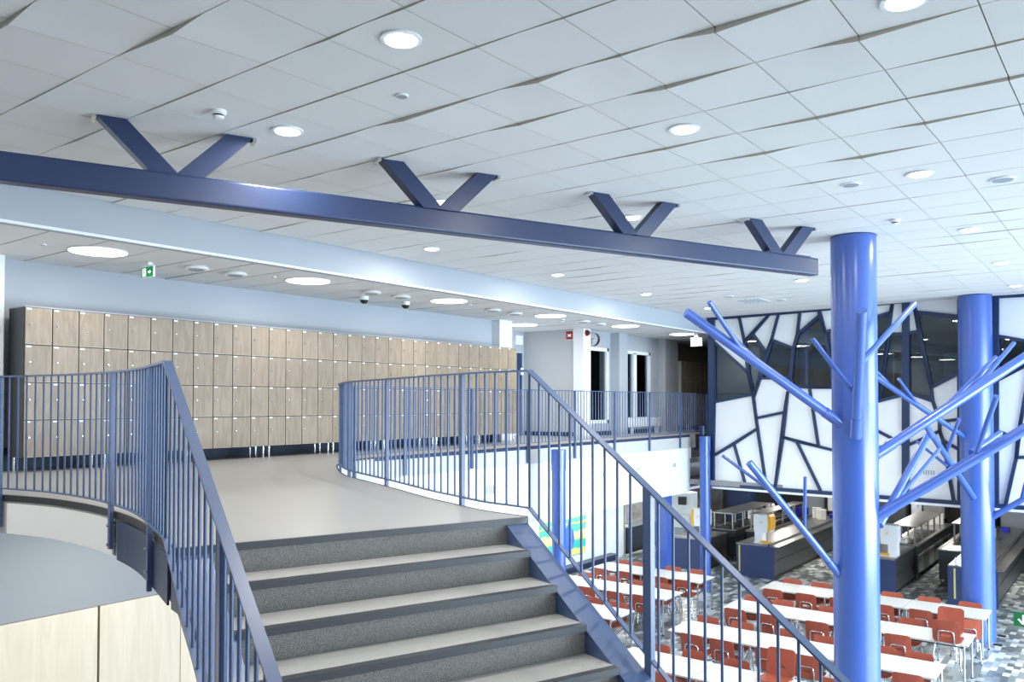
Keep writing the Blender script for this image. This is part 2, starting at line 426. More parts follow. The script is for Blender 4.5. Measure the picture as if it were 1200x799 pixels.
# glazed facade on the daylight side (outside the picture)
q = MB(); q.box((-6, -7.1, ZF2), (30, -6.9, ZF2 + .35)); q.box((-6, -7.1, 2.5), (30, -6.9, 3.2)); q.box((-6, -7.1, -.2), (30, -6.9, .05))
for i in range(13):
    x = -6 + i * 3; q.box((x, -7.08, ZF2), (x + .12, -6.92, 3))
struct(q.build('window_3', M_navyframe))
wall_box('wall_front', (30, -7, ZF2), (30.15, 14, 3.2), mat('kitchen_wall', (.07, .072, .078), .6))
wall_box('floor_lower', (-6, -7, ZF2 - .1), (30.2, 13, ZF2), M_plank)

# ------------------------------------------------------------------ lower level walls
q = MB(); q.box((-5.8, 9.8, -1.60), (8.2, 9.95, -.32)); q.box((8.1, 9.8, ZF2), (8.2, 12.3, -.32)); struct(q.build('wall_under_landing', mat('lower_wall_grey', (.27, .275, .28), .8)))
xs = [-5.8, -3.2, -.6, 2.0 - .1, 4.842, 5.90, 8.1]
q = MB(); q.box((-5.8, 9.845, ZF2), (8.1, 9.95, -1.60)); struct(q.build('wall_cupboard_back', M_black))
xs = [-1.8, .4, 2.62, 4.842, 5.885, 8.1]
for i, (x0, x1) in enumerate(zip(xs[:-1], xs[1:])):
    if x1 < 1: continue
    gp = .012 if i != 3 else .004
    t = tag(MB().box((x0 + (.006 if i != 3 else .014), 9.79, ZF2 + .06), (x1 - (.014 if abs(x1 - 4.842) < .01 else .004), 9.83, -1.605)).build('cupboard_front', M_birch),
            ['', 'pale birch cupboard front off to the side under the landing', 'wide pale birch cupboard front at the picture edge below the grey wall',
             'pale birch cupboard front beside the dark gap, next to the stair', 'narrow pale birch cupboard front just behind the stair stringer'][min(i, 4)], 'cupboard front', 'birch fronts below the landing')
wall_box('wall_band', (7.6, 8.87, -1.415), (18.95, 9.1, -.3), M_wallwhite)
wall_box('wall_lower_white', (8.2, 12.3, ZF2), (21.75, 12.45, -1.3), M_wallwhite)
wall_box('wall_concrete', (21.75, 12.7, ZF2), (30, 12.85, -1.2), M_concrete)
wall_box('wall_concrete_end', (21.7, 12.3, ZF2), (21.78, 12.8, -1.2), M_wallwhite)
q = MB(); q.box((8.1, 9.1, -1.415), (30, 12.8, -1.35)); struct(q.build('ceiling_lower_back', M_wallwhite))
q = MB(); q.box((18.9, -6.9, ZM + .02), (30, 9.2, -1.10)); struct(q.build('ceiling_kitchen', mat('kitchen_ceiling', (.30, .30, .30), .8)))
# upper room behind the facade, surfaces coloured near-black for its dimness
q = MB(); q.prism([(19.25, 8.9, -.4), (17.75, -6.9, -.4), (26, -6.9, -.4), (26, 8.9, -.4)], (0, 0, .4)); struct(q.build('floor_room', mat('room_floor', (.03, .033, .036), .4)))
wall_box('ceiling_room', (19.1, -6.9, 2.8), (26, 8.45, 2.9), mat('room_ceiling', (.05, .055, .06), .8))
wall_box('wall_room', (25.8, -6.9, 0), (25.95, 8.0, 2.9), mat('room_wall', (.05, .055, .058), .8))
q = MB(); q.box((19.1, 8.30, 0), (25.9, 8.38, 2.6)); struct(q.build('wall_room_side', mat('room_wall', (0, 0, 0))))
for j, yy in enumerate((6.9, 5.6, 1.2)):
    t = tag(MB().tube([(21.5, yy, 0), (21.5, yy, 2.8)], .16, 16).build('room_column', M_column), ['dark blue column behind the left glass panes', 'blue round column behind the tall middle pane', 'blue round column behind the glass beside the big post'][j], 'column', 'columns in the room behind the glass')
for j, (yy, w) in enumerate(((5.9, 1.0), (3.9, .5), (7.2, .8))):
    tag(MB().box((24.5, yy - w / 2, 0), (24.6, yy + w / 2, 2.1)).build('room_screen', mat('screen_cloth', (.20, .25, .28), .8)), ['pale curtain strip behind the tall middle pane', 'slim pale curtain strip behind the mosaic glass', 'grey curtain strip behind the leftmost pane'][j], 'curtain', 'curtains in the dark room')

# ------------------------------------------------------------------ mosaic facade
FP0 = Vector((19.03, 8.27, .8)); FN = Vector((1, -.0933, 0)).normalized()
def fp_(x, y): return on_plane(x, y, FP0, FN)
polys = [
 ('w', [(836,373),(866,370.5),(872,400),(876.5,437),(836,400)]), ('g', [(836,400),(876.5,437),(882,462),(837,471)]),
 ('w', [(866,370.5),(902,367.5),(872,400)]), ('g', [(872,400),(882,391),(898,413),(883,466),(876.5,437)]),
 ('w', [(902,367.5),(912.5,366.8),(904,398),(898,413),(882,391)]), ('w', [(912.5,366.8),(937.5,364.5),(934,392),(929.5,408),(904,398)]),
 ('g', [(904,398),(929.5,408),(926,443),(891,443),(896,425)]), ('w', [(937.5,364.5),(960,362.5),(960.5,369),(934,392)]),
 ('g', [(934,392),(960.5,369),(967,389),(977,454),(927.5,452.5),(926,443),(929.5,408)]), ('w', [(960,362.5),(1046,354),(1043.5,366),(967,389)]),
 ('g', [(967,389),(1043.5,366),(1029.5,470),(977,454)]), ('w', [(1046,354),(1061,352.5),(1061,391),(1041,391)]),
 ('g', [(1041,391),(1061,391),(1061,462),(1029.5,470)]), ('w', [(1061,352.5),(1070,351.5),(1076.5,388),(1061,391)]),
 ('g', [(1061,391),(1076.5,388),(1091,454),(1093,470),(1061,459)]), ('w', [(1070,351.5),(1126,345.5),(1126,371.5),(1073,366)]),
 ('g', [(1073,366),(1126,371.5),(1126,436),(1091,454)]),
 ('w', [(837,471),(882,462),(887.5,502),(836,534)]), ('w', [(836,534),(860,520),(874,570),(836,567)]), ('w', [(860,520),(887.5,502),(898,571.5),(874,570)]),
 ('w', [(883,466),(891,443),(926,443),(927.5,452.5),(923,460),(919,483),(886,490)]), ('w', [(886,490),(919,483),(908,573),(898,571.5)]),
 ('w', [(927.5,452.5),(948.5,454),(959,523),(917.5,512),(923,460)]), ('w', [(948.5,454),(977,454),(1000,461),(1000,533.5),(959,523)]),
 ('w', [(917.5,512),(933.5,517),(963,578),(908,573)]), ('w', [(933.5,517),(959,523),(1000,533.5),(1000,582),(963,578)]),
 ('w', [(1000,461),(1029.5,470),(1061,462),(1061,522),(1029,505),(1000,490)]), ('w', [(1000,490),(1029,505),(1061,522),(1061,587),(1000,582)]),
 ('w', [(1061,459),(1093,470),(1101,494),(1101,505),(1061,523)]), ('w', [(1061,523),(1101,505),(1106,519),(1118,590),(1061,587)]),
 ('w', [(1091,454),(1126,436),(1126,491),(1101,494),(1093,470)]), ('w', [(1101,494),(1126,491),(1126,528),(1105,516),(1101,505)]), ('w', [(1105,516),(1126,528),(1126,591),(1118,590)]),
 ('w', [(1126,345.5),(1166,346),(1166,593.5),(1126,591)]),
 ('w', [(1166,347),(1240,343),(1240,406),(1166,393)]), ('g', [(1166,393),(1240,406),(1166,447)]),
 ('w', [(1166,447),(1208,425),(1198,483),(1193,511),(1183,510),(1166,504)]), ('w', [(1166,504),(1183,510),(1193,511),(1191,536),(1178,593),(1166,592.5)]),
 ('w', [(1208,425),(1240,406),(1240,535),(1191,536),(1198,483)]), ('w', [(1191,536),(1240,535),(1240,600),(1178,593)]),
 ('w', [(1240,343),(1330,337),(1330,470),(1240,406)]), ('g', [(1240,406),(1330,470),(1330,540),(1240,535)]), ('w', [(1240,535),(1330,540),(1330,608),(1240,600)]),
]
fac = struct(bpy.data.objects.new('wall_mosaic', None)); COL.objects.link(fac)
fac['label'] = 'tall screen wall of angular white panels and dark glass panes in navy frames'
M_panelw = mat('facade_panel', (.88, .90, .92), .25)
segs = {}
for kind, P in polys:
    W = [fp_(x, y) for x, y in P]
    mb = MB()
    if kind == 'w':
        mb.prism([w + FN * .03 for w in W], FN * .03); mb.build('panel', M_panelw, fac)
    else:
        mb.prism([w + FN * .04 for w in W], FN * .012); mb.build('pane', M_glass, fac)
    for a, c in zip(P, P[1:] + P[:1]):
        segs[tuple(sorted([a, c]))] = 1
mb = MB()
for (a, c) in segs:
    A, B_ = fp_(*a), fp_(*c)
    w = .062
    if (a[1] < 375 and c[1] < 375 and abs(a[1] - c[1]) < 10): w = .09
    mb.bar(A + FN * .01, B_ + FN * .01, .05, w, up=FN.cross((B_ - A).normalized()), ends=.02)
for x, ya, yb, w in ((834, 373, 568, .16), (1061.5, 352, 587, .14), (1126, 346, 591, .12), (1166, 346, 594, .14)):
    A, B_ = fp_(x, ya), fp_(x, yb); A.z = ZC; B_.z = ZM
    mb.bar(A, B_, .08, w, up=Vector((-FN.y, FN.x, 0)))
mb.build('frame', M_navyframe, fac)
A, B_ = fp_(836, 568), fp_(1330, 606)
mb = MB(); mb.bar(Vector((A.x, A.y, ZM - .03)), Vector((B_.x, B_.y, ZM - .03)), .16, .05); mb.build('white_sill', M_trim, fac)
mb = MB(); mb.bar(Vector((A.x, A.y, ZM + .03)), Vector((B_.x, B_.y, ZM + .03)), .13, .09); mb.build('bottom_rail', M_navyframe, fac)
# remaining facade beyond the frame edge
B2 = B_ + (B_ - A).normalized() * 6
mb = MB(); mb.bar(Vector((B_.x, B_.y, (ZC + ZM) / 2)) + FN * .05, Vector((B2.x, B2.y, (ZC + ZM) / 2)) + FN * .05, .06, ZC - ZM); mb.build('panel', M_panelw, fac)
# ventilation grille on a facade panel
def grille(name, c, ax, az, nrm, label, group=None, n=5):
    c = Vector(c); ax = Vector(ax); az = Vector(az); nrm = Vector(nrm)
    mb = MB(); mb.obox(c, ax, az, nrm * .006, 0)
    for i in range(n):
        t = (i + .5) / n * 2 - 1
        mb.obox(c + ax * t * .85 + nrm * .008, ax * (.42 / n), az * .8, nrm * .003, 1)
    return tag(mb.build(name, [M_trim, M_grille]), label, 'vent', group)
c = fp_(1088.5, 553.5)
grille('vent_grille', c - FN * .0, (FN.cross(Z3)) * .14, Z3 * .055, -FN, 'small grey grille low on a white facade panel beside the big blue post')
for i, (x, y) in enumerate(((574, 574), (705, 556), (748, 550), (790, 545))):
    c = at_y(x, y, 8.866)
    grille('vent_grille', c, (.10 if i else .13, 0, 0), (0, 0, .06 if i else .09), (0, -1, 0), 'small square grille on the white balcony band, ' + ['nearest the landing posts', 'second from the landing', 'third from the landing', 'farthest, near the slim blue pipe'][i], 'grilles on the white band', 4)

# ------------------------------------------------------------------ staircase
NSTEP = 22
st = thing('staircase', 'wide staircase with light treads, speckled dark risers and blue side stringers', 'staircase', (0, 0, 0))
for k in range(1, NSTEP):
    mb = MB()
    z1 = -RISE * k; z0 = z1 - .045
    P = [S(-1.955, k - 1, z1), S(-.0, k - 1, z1), S(-.0, k, z1), S(-1.955, k, z1)]
    mb.prism(P, (0, 0, -.04)); mb.build('tread', M_tread, st)
    mb = MB(); mb.bar(S(-1.955, k, z1 - .019) + SW * .007, S(0, k, z1 - .019) + SW * .007, .02, .040); 
    mb.bar(S(-1.955, k, z1 + .0005) - SW * .02, S(0, k, z1 + .0005) - SW * .02, .035, .002)
    mb.build('nosing', M_nosing, st)
for k in range(0, NSTEP):
    mb = MB(); z1 = -RISE * k
    o_ = -.014 if k else .006
    mb.bar(S(-1.955, k, z1 - RISE / 2 - .02) + SW * o_, S(0, k, z1 - RISE / 2 - .02) + SW * o_, .02, RISE + .0)
    mb.build('riser', M_riser, st)
mb = MB(); mb.bar(S(-2.13, 0, -.021) + SW * .007, S(.176, 0, -.021) + SW * .007, .03, .042); mb.build('landing_nosing', M_nosing, st)
# cover over the landing front between nosing and floor handled by slab; stringers
def stringer(u0, u1, depth_out, name):
    mb = MB(); n = NSTEP
    a0, a1 = S(u0, .05, -.042), S(u1, .05, -.042); e0, e1 = S(u0, n, -RISE * n), S(u1, n, -RISE * n)
    prof = [a0, e0, e0 - Z3 * .14, S(u0, 1.4, -RISE * 1.4 - .26), S(u0, .05, -.33)]
    mb.prism(prof, a1 - a0)
    return mb.build(name, M_paint, st)
stringer(0.0, .175, .3, 'stringer')
stringer(-2.13, -1.955, .3, 'stringer')
# underside boards
mb = MB(); mb.prism([S(-1.95, 0, -.30), S(0, 0, -.30), S(0, NSTEP, -RISE * NSTEP - .13), S(-1.95, NSTEP, -RISE * NSTEP - .13)], (0, 0, -.05)); mb.build('soffit', M_fascia, st)
# outer cheek of the left stringer towards the landing
mb = MB()
pr = [S(-2.155, -.0, -.045), S(-2.155, 1.5, -RISE * 1.5 - .02), S(-2.155, 1.5, -.40), S(-2.155, .9, -.31), S(-2.155, 0, -.33)]
mb.prism(pr, SU * .02); mb.build('stringer_plate', M_shadedblue, st)

# ------------------------------------------------------------------ railings
def rail_run(root, path, posts, spacing=.118, hr_w=.05, z_h=1.02, z_b=.06, post_z0=-.27, base=0, bal_limit=200, bal_end=None):
    """path: list of Vector incl. z of floor line (or stair line). builds handrail, bottom bar, balusters, posts"""
    def hd(i):
        a = path[max(i - 1, 0)]; c = path[min(i + 1, len(path) - 1)]
        d = (c - a); d.z = 0; d.normalize(); return Vector((-d.y, d.x, 0))
    for nm, w, h, zz, m in (('handrail', hr_w, .014, z_h, M_paint), ('bottom_rail', .034, .010, z_b, M_paint)):
        mb = MB(); vs = []
        for i, p in enumerate(path):
            s_ = hd(i) * (w / 2)
            for q_ in (-s_, s_):
                for k in (-h / 2, h / 2): vs.append(p + q_ + Z3 * (zz + k))
        fs = []
        for i in range(len(path) - 1):
            o = i * 4; n = o + 4
            fs += [(o, o + 1, n + 1, n), (o + 3, o + 2, n + 2, n + 3), (o + 1, o + 3, n + 3, n + 1), (o + 2, o, n, n + 2)]
        e = (len(path) - 1) * 4
        fs += [(0, 2, 3, 1), (e, e + 1, e + 3, e + 2)]
        mb.add(vs, fs); mb.build(nm, m, root)
    # arclength (plan)
    L = [0]
    for a, c in zip(path[:-1], path[1:]): L.append(L[-1] + math.hypot(c.x - a.x, c.y - a.y))
    def at(s):
        s = max(0, min(L[-1] - 1e-6, s))
        for i in range(len(L) - 1):
            if L[i + 1] >= s:
                t = (s - L[i]) / max(1e-9, L[i + 1] - L[i]); d = path[i + 1] - path[i]; d.z = 0
                return path[i].lerp(path[i + 1], t), d.normalized()
        return path[-1], (path[-1] - path[-2]).normalized()
    def arc_of(pt):
        best = (1e9, 0)
        s = 0
        while s < L[-1]:
            p, _ = at(s); dd = math.hypot(p.x - pt[0], p.y - pt[1])
            if dd < best[0]: best = (dd, s)
            s += .02
        return best[1]
    ps = [arc_of(p) for p in posts]
    for s, pz in zip(ps, posts):
        p, d = at(s); nrm = Vector((-d.y, d.x, 0)); z0 = pz[2] if len(pz) > 2 else post_z0
        mb = MB(); mb.obox(p + Z3 * ((z_h - .007 + z0) / 2), d * .026, nrm * .014, Z3 * ((z_h - .007 - z0) / 2)); po = mb.build('post', M_paint, root)
        if len(pz) > 3:
            for zz in (-.10, -.24):
                mb = MB(); mb.tube([p + Z3 * zz + nrm * .014, p + Z3 * zz + nrm * .028], .011, 8); mb.tube([p + Z3 * zz - nrm * .014, p + Z3 * zz - nrm * .028], .011, 8)
                mb.build('bolt', M_chrome, po)
    ss = sorted([0] + ps + [L[-1]]); count = 0; rest = MB()
    for a, c in zip(ss[:-1], ss[1:]):
        n = max(1, round((c - a) / spacing))
        for i in range(0, n):
            s = a + (c - a) * i / n
            if min(abs(s - q_) for q_ in ps + [-9]) < .03: continue
            p, d = at(s)
            mb = MB() if count < bal_limit else rest
            mb.tube([p + Z3 * z_b, p + Z3 * (z_h - .006)], .0085, 8, caps=False)
            if count < bal_limit: mb.build('baluster', M_paint, root)
            count += 1
    if rest.v:
        o = rest.build('baluster_rest', M_paint, root); o['kind'] = 'stuff'

def offset_path(pts, off):
    out = []
    for i, p in enumerate(pts):
        a = pts[max(i - 1, 0)]; c = pts[min(i + 1, len(pts) - 1)]; d = (c - a).normalized()
        out.append(Vector((p.x - d.y * off, p.y + d.x * off, 0)))
    return out
# right: stair flight + landing curve + corner
UR = .20
K0 = S(UR, 0, 0)
rp = [S(UR, k / 2, -RISE * k / 2) for k in range(int(13 * 2), -1, -1)]
curve = [p for p in offset_path(re_, -.035)]
curve = [p for p in curve if p.y > 3.75 and p.y < 8.6]
jn = [p for p in spline([(K0.x, K0.y), (K0.x + .03, K0.y + .15), (curve[0].x, curve[0].y)], .15)][1:-1]
ptop = [K0.copy()] + [Vector((p.x, p.y, 0)) for p in jn] + curve
rr = thing('stair_railing', 'blue steel railing climbing the stair side and curving along the landing edge over the canteen', 'railing', (0, 0, 0))
def stair_sec(root, u, k0, k1, posts_k, flip=False):
    path = [S(u, k, -RISE * k) for k in [k0 + (k1 - k0) * i / 12 for i in range(13)]]
    rail_run(root, path, [], spacing=.118)
    for k in posts_k:
        p = S(u, k, -RISE * k)
        mb = MB(); mb.obox(p + Z3 * ((1.01 - .25) / 2), SW * .028, SU * .016, Z3 * ((1.01 + .25) / 2)); mb.build('post', M_paint, root)
stair_sec(rr, UR, 0, 12, [4.15, 8.6])
rail_run(rr, ptop, [(5.07, 4.155), (5.745, 5.695), (6.08, 6.86), (6.70, 7.70)], post_z0=-.25)
# balcony rail, far side of the void
fr_ = thing('balcony_railing', 'long straight blue railing along the white balcony band past the lockers', 'railing', (0, 0, 0))
fpth = [curve[-1] + Vector((.03, .02, 0))] + [Vector((x, y, 0)) for x, y in ((7.95, 8.74), (8.35, 8.82), (10, 8.82), (12, 8.82), (14, 8.82), (16, 8.82), (18, 8.82), (20.0, 8.82))]
rail_run(fr_, fpth, [(x, 8.82) for x in (7.75, 8.94, 10.50, 12.08, 13.64, 15.19, 16.75, 18.31, 19.86)], post_z0=-.30, spacing=.111, bal_limit=95)
# left: landing well curve + stair flight
lr = thing('well_railing', 'blue steel railing curving round the left stairwell and down beside the steps', 'railing', (0, 0, 0))
UL = -2.185
stair_sec(lr, UL, 0, 12, [4.25, 8.6])
lc = [p for p in offset_path(le, -.035) if p.x > -1 and p.y > 4.9][::-1]
KL = S(UL, 0, 0)
lpath = [KL] + [p for p in lc]
rail_run(lr, lpath, [(2.715, 4.86, -.36, 1), (3.045, 5.99, -.27, 1), (2.965, 7.80, -.27, 1), (2.1, 9.3, -.27)], spacing=.112)

# ------------------------------------------------------------------ blue truss beam
V1 = Vector((3.39, 5.76, 0)); V4 = Vector((9.47, 3.29, 0)); BD = (V4 - V1).normalized(); BN = Vector((-BD.y, BD.x, 0))
beam = thing('truss_beam', 'long dark blue steel beam hung below the ceiling on V-shaped braces', 'beam', (0, 0, 0))
endp = V1 + BD * 7.13
mb = MB(); a = V1 - BD * 6; 
# box section with small rounded corners
def rbox_path(p, q, w, h, r, zc, name, m, root):
    d = (q - p).normalized(); n_ = Vector((-d.y, d.x, 0)); prof = []
    for cx_, cz_, a0 in ((w / 2 - r, h / 2 - r, 0), (-w / 2 + r, h / 2 - r, PI / 2), (-w / 2 + r, -h / 2 + r, PI), (w / 2 - r, -h / 2 + r, 1.5 * PI)):
        for k in range(4):
            t = a0 + k * PI / 6; prof.append((cx_ + r * math.cos(t), cz_ + r * math.sin(t)))
    n = len(prof); vs = [p + n_ * x + Z3 * (zc + z) for x, z in prof] + [q + n_ * x + Z3 * (zc + z) for x, z in prof]
    mb = MB(); mb.add(vs, [(i, (i + 1) % n, (i + 1) % n + n, i + n) for i in range(n)], 0, False); mb.add(vs, [tuple(range(n))[::-1], tuple(range(n, 2 * n))])
    return mb.build(name, m, root)
rbox_path(a, endp, .14, .205, .02, 2.405, 'chord', M_shadedblue, beam)
mb = MB(); mb.obox(V4 + BD * .10 + Z3 * 2.515, BD * .36, BN * .05, Z3 * .008); mb.build('gusset', M_shadedblue, beam)
for i, base in enumerate(((2.983, 5.937, 3.805, 5.580), (4.96, 5.08, 5.80, 4.717), (7.008, 4.254, 7.79, 3.893), (9.054, 3.464, 9.857, 3.127))):
    A = Vector((base[0], base[1], ZC - .005)); B_ = Vector((base[2], base[3], ZC - .005)); Mid = (A + B_) / 2; Mid.z = 2.50
    for sgn, top in ((-1, A), (1, B_)):
        bot = Mid + BD * sgn * .075; bot.z = 2.49
        # slanted brace with horizontal cuts
        hw = BD * .10
        mb = MB(); vs = []
        for pp in (bot, top):
            for s1 in (-1, 1):
                for s2 in (-1, 1): vs.append(pp + hw * s1 + BN * (.055 * s2))
        mb.add(vs, [(0, 1, 3, 2), (4, 6, 7, 5), (0, 4, 5, 1), (2, 3, 7, 6), (0, 2, 6, 4), (1, 5, 7, 3)])
        mb.build('brace', M_shadedblue, beam)
        mb = MB(); c = top + BD * sgn * .115; mb.obox(c - Z3 * .01, BD * .014, BN * .06, Z3 * .016); mb.build('ceiling_clip', M_chrome, beam)

# ------------------------------------------------------------------ branched columns
def branch(root, base, tip, r, d0, d1, collar=True, name='branch'):
    A, B_ = at_depth(*base, d0), at_depth(*tip, d1)
    mb = MB(); mb.tube([A, B_], r, 16); o = mb.build(name, M_column, root)
    if collar:
        d = (B_ - A).normalized(); mb = MB(); mb.tube([A - d * .02, A + d * .26], r * 1.12, 16); mb.build('collar', M_column, o)
    return o, A, B_
def twig(par, base, tip, r, d0, d1):
    A, B_ = at_depth(*base, d0), at_depth(*tip, d1)
    mb = MB(); mb.tube([A, B_], r, 12); return mb.build('twig', M_column, par)
c1 = thing('branched_column', 'large blue round column with tree-like tube branches, nearest in the hall', 'column', (10.75, 2.82, ZF2))
mb = MB(); mb.tube([(10.75, 2.82, ZF2), (10.75, 2.82, ZC - .004)], .268, 64); mb.build('shaft', M_column, c1)
mb = MB(); mb.tube([(10.75, 2.82, ZC - .012), (10.75, 2.82, ZC - .004)], .274, 48); mb.build('ceiling_ring', M_navyframe, c1)
D1 = 10.26
o, *_ = branch(c1, (985, 496), (804, 366), .058, D1 - .1, D1 - .5)
twig(o, (872, 414), (831, 354), .030, D1 - .33, D1 - .75); twig(o, (900, 434), (856, 392), .022, D1 - .25, D1 + .15)
o, *_ = branch(c1, (1003, 510), (1009.5, 364), .060, D1 - .32, D1 - 1.2)
twig(o, (1006, 428), (1072, 356), .035, D1 - .8, D1 - .2); twig(o, (1002, 462), (952, 397), .028, D1 - .6, D1 - .5)
o, *_ = branch(c1, (985, 675), (878, 542), .044, D1 - .1, D1 - .4)
twig(o, (907, 578), (847, 534), .020, D1 - .32, D1 + .2); twig(o, (943, 624), (943.5, 559), .020, D1 - .2, D1 - .5)
o, *_ = branch(c1, (1024, 607), (1260, 468), .064, D1 - .15, D1 - .8)
twig(o, (1144, 531), (1168, 464), .030, D1 - .5, D1 - 1.1); twig(o, (1138, 530), (1172, 507), .034, D1 - .42, D1 - .1)
o, *_ = branch(c1, (1027, 532), (1240, 393), .062, D1 + .05, D1 + .5)
twig(o, (1100, 484), (1167, 418), .026, D1 + .25, D1 + .7); twig(o, (1140, 458), (1188, 402), .030, D1 + .3, D1 + 1.0)
twig(o, (1084, 496), (1092, 511), .036, D1 + .18, D1 + .4)
o, *_ = branch(c1, (1031, 614), (1089, 508), .048, D1 + .1, D1 + 1.0)
twig(o, (1045, 593), (1101, 526), .026, D1 + .25, D1 + 1.2)
c2 = thing('branched_column', 'blue round column with tube branches standing in front of the mosaic wall', 'column', (18.15, 2.52, ZF2))
mb = MB(); mb.tube([(18.15, 2.52, ZF2), (18.15, 2.52, ZC - .004)], .290, 64); mb.build('shaft', M_column, c2)
mb = MB(); mb.tube([(18.15, 2.52, ZC - .012), (18.15, 2.52, ZC - .004)], .296, 48); mb.build('ceiling_ring', M_navyframe, c2)
D2 = 15.95
o, *_ = branch(c2, (1129, 511), (1020, 437), .050, D2 - .05, D2 - 1.2, collar=False)
twig(o, (1080, 480), (1053, 444), .026, D2 - .5, D2 - 1.3); twig(o, (1048, 456), (1020, 428), .03, D2 - .85, D2 - .9)
o, *_ = branch(c2, (1141, 583), (1086, 500), .055, D2 - .25, D2 - 1.2, collar=False)
twig(o, (1108, 533), (1124, 491), .032, D2 - .75, D2 - 1.6); twig(o, (1110, 546), (1074, 517), .026, D2 - .75, D2 - .3)
o, *_ = branch(c2, (1157, 609), (1230, 567), .052, D2 - .18, D2 - .9)
twig(o, (1197, 586), (1203, 562), .035, D2 - .55, D2 - .9)
twig(o, (1035, 505), (1062, 548), .026, D2 - 2, D2 - 1.2) if False else None
o3, *_ = branch(c1, (1040, 592), (1043, 505), .026, D1 + .3, D1 + 1.5, collar=False, name='branch') if False else (None,)

# slim round pipes / columns
for (x, y, z1, r, lab) in ((18.82, 8.42, -.03, .125, 'slim light blue pipe column at the left edge of the mosaic wall'), (12.35, 8.33, -.055, .125, 'slim blue pipe column seen between the stair balusters')):
    t = thing('pipe_column', lab, 'column', (x, y, ZF2), 'slim blue pipes under the balcony')
    mb = MB(); mb.tube([(x, y, ZF2), (x, y, z1)], r, 32); mb.build('shaft', M_column, t)
    mb = MB(); mb.tube([(x, y, z1 - .36), (x, y, z1 + .002)], r * 1.07, 32); mb.build('sleeve', M_column, t)
tag(MB().box((18.33, 9.2, ZF2), (18.62, 9.5, -1.42)).build('square_column', M_column), 'square blue column under the balcony band, behind the stair rail post', 'column')
mb = MB(); mb.tube([(19.0, 8.56, .0), (19.0, 8.56, .22)], .07, 16); tag(mb.build('pipe_stub', M_navyframe), 'short dark pipe stub at the end of the balcony rail', 'pipe')

# ------------------------------------------------------------------ lockers
LX, LY, LZ0, LZ1 = 4.095, 10.057, .165, 1.885
def locker(name, x, n, label, group, z0=LZ0, z1=LZ1, y=LY, side=M_lockerside, detail=True, tiers=4):
    t = thing(name, label, 'locker', (x, y, 0), group)
    mb = MB(); mb.box((x + .002, y + .02, z0), (x + n * .3 - .002, y + .42, z1)); mb.build('body', side, t)
    th = (z1 - z0) / tiers
    for i in range(n):
        for j in range(tiers):
            x0, x1, a, c = x + i * .3 + .009, x + (i + 1) * .3 - .007, z0 + j * th + .007, z0 + (j + 1) * th - .006
            mb = MB(); mb.box((x0, y, a), (x1, y + .018, c), 0)
            mb.box((x1 - .004, y - .001, a), (x1 + .001, y + .018, c), 1); mb.box((x0, y - .001, a - .001), (x1, y + .018, a + .004), 1)
            dd = mb.build('door', [M_oak, M_oakedge], t)
            if detail:
                mb = MB(); mb.disc_stack((x0 + .05, y - .001, a + th * .52), [(.012, 0), (.012, -.009), (.007, -.014)], 12, axis='y'); mb.build('lock', M_chrome, dd)
                mb = MB(); mb.box((x0 + .012, y - .003, c - .024), (x0 + .062, y, c - .006)); mb.build('number_plate', M_white, dd)
    mb = MB(); mb.box((x, y - .002, z1), (x + n * .3, y + .42, z1 + .012)); mb.build('top', M_lockergrey, t)
    for xx in ((x + .05, x + n * .3 - .05)):
        for yy in (y + .05, y + .37):
            mb = MB(); mb.tube([(xx, yy, 0), (xx, yy, z0)], .018, 10); mb.build('leg', M_chrome, t)
    return t
units = [3, 4, 4, 4, 4, 4, 4, 4]; x = LX
for i, n in enumerate(units):
    locker('locker_cabinet', x, n, 'oak locker cabinet %s' % (['at the near end of the bank, three doors wide, dark side showing', 'second from the near end of the bank, behind the well railing', 'third from the near end, above the tall end of the well railing', 'fourth along the bank, right of the well railing peak',
            'fifth along the bank, partly behind the corner posts of the landing', 'sixth along the bank, behind the landing balusters', 'third from the far end of the bank, behind balusters' , 'at the far end of the bank beside the pale pier'][i]), 'oak lockers along the back wall')
    x += n * .3
for i in range(2):
    locker('locker_cabinet', 20.97 + i * 1.2, 4, ['distant oak locker cabinet with a grey side, past the window wall', 'most distant oak locker cabinet, cut off by the mosaic wall edge'][i], 'distant oak lockers', z1=1.92, side=M_lockergrey, detail=False)

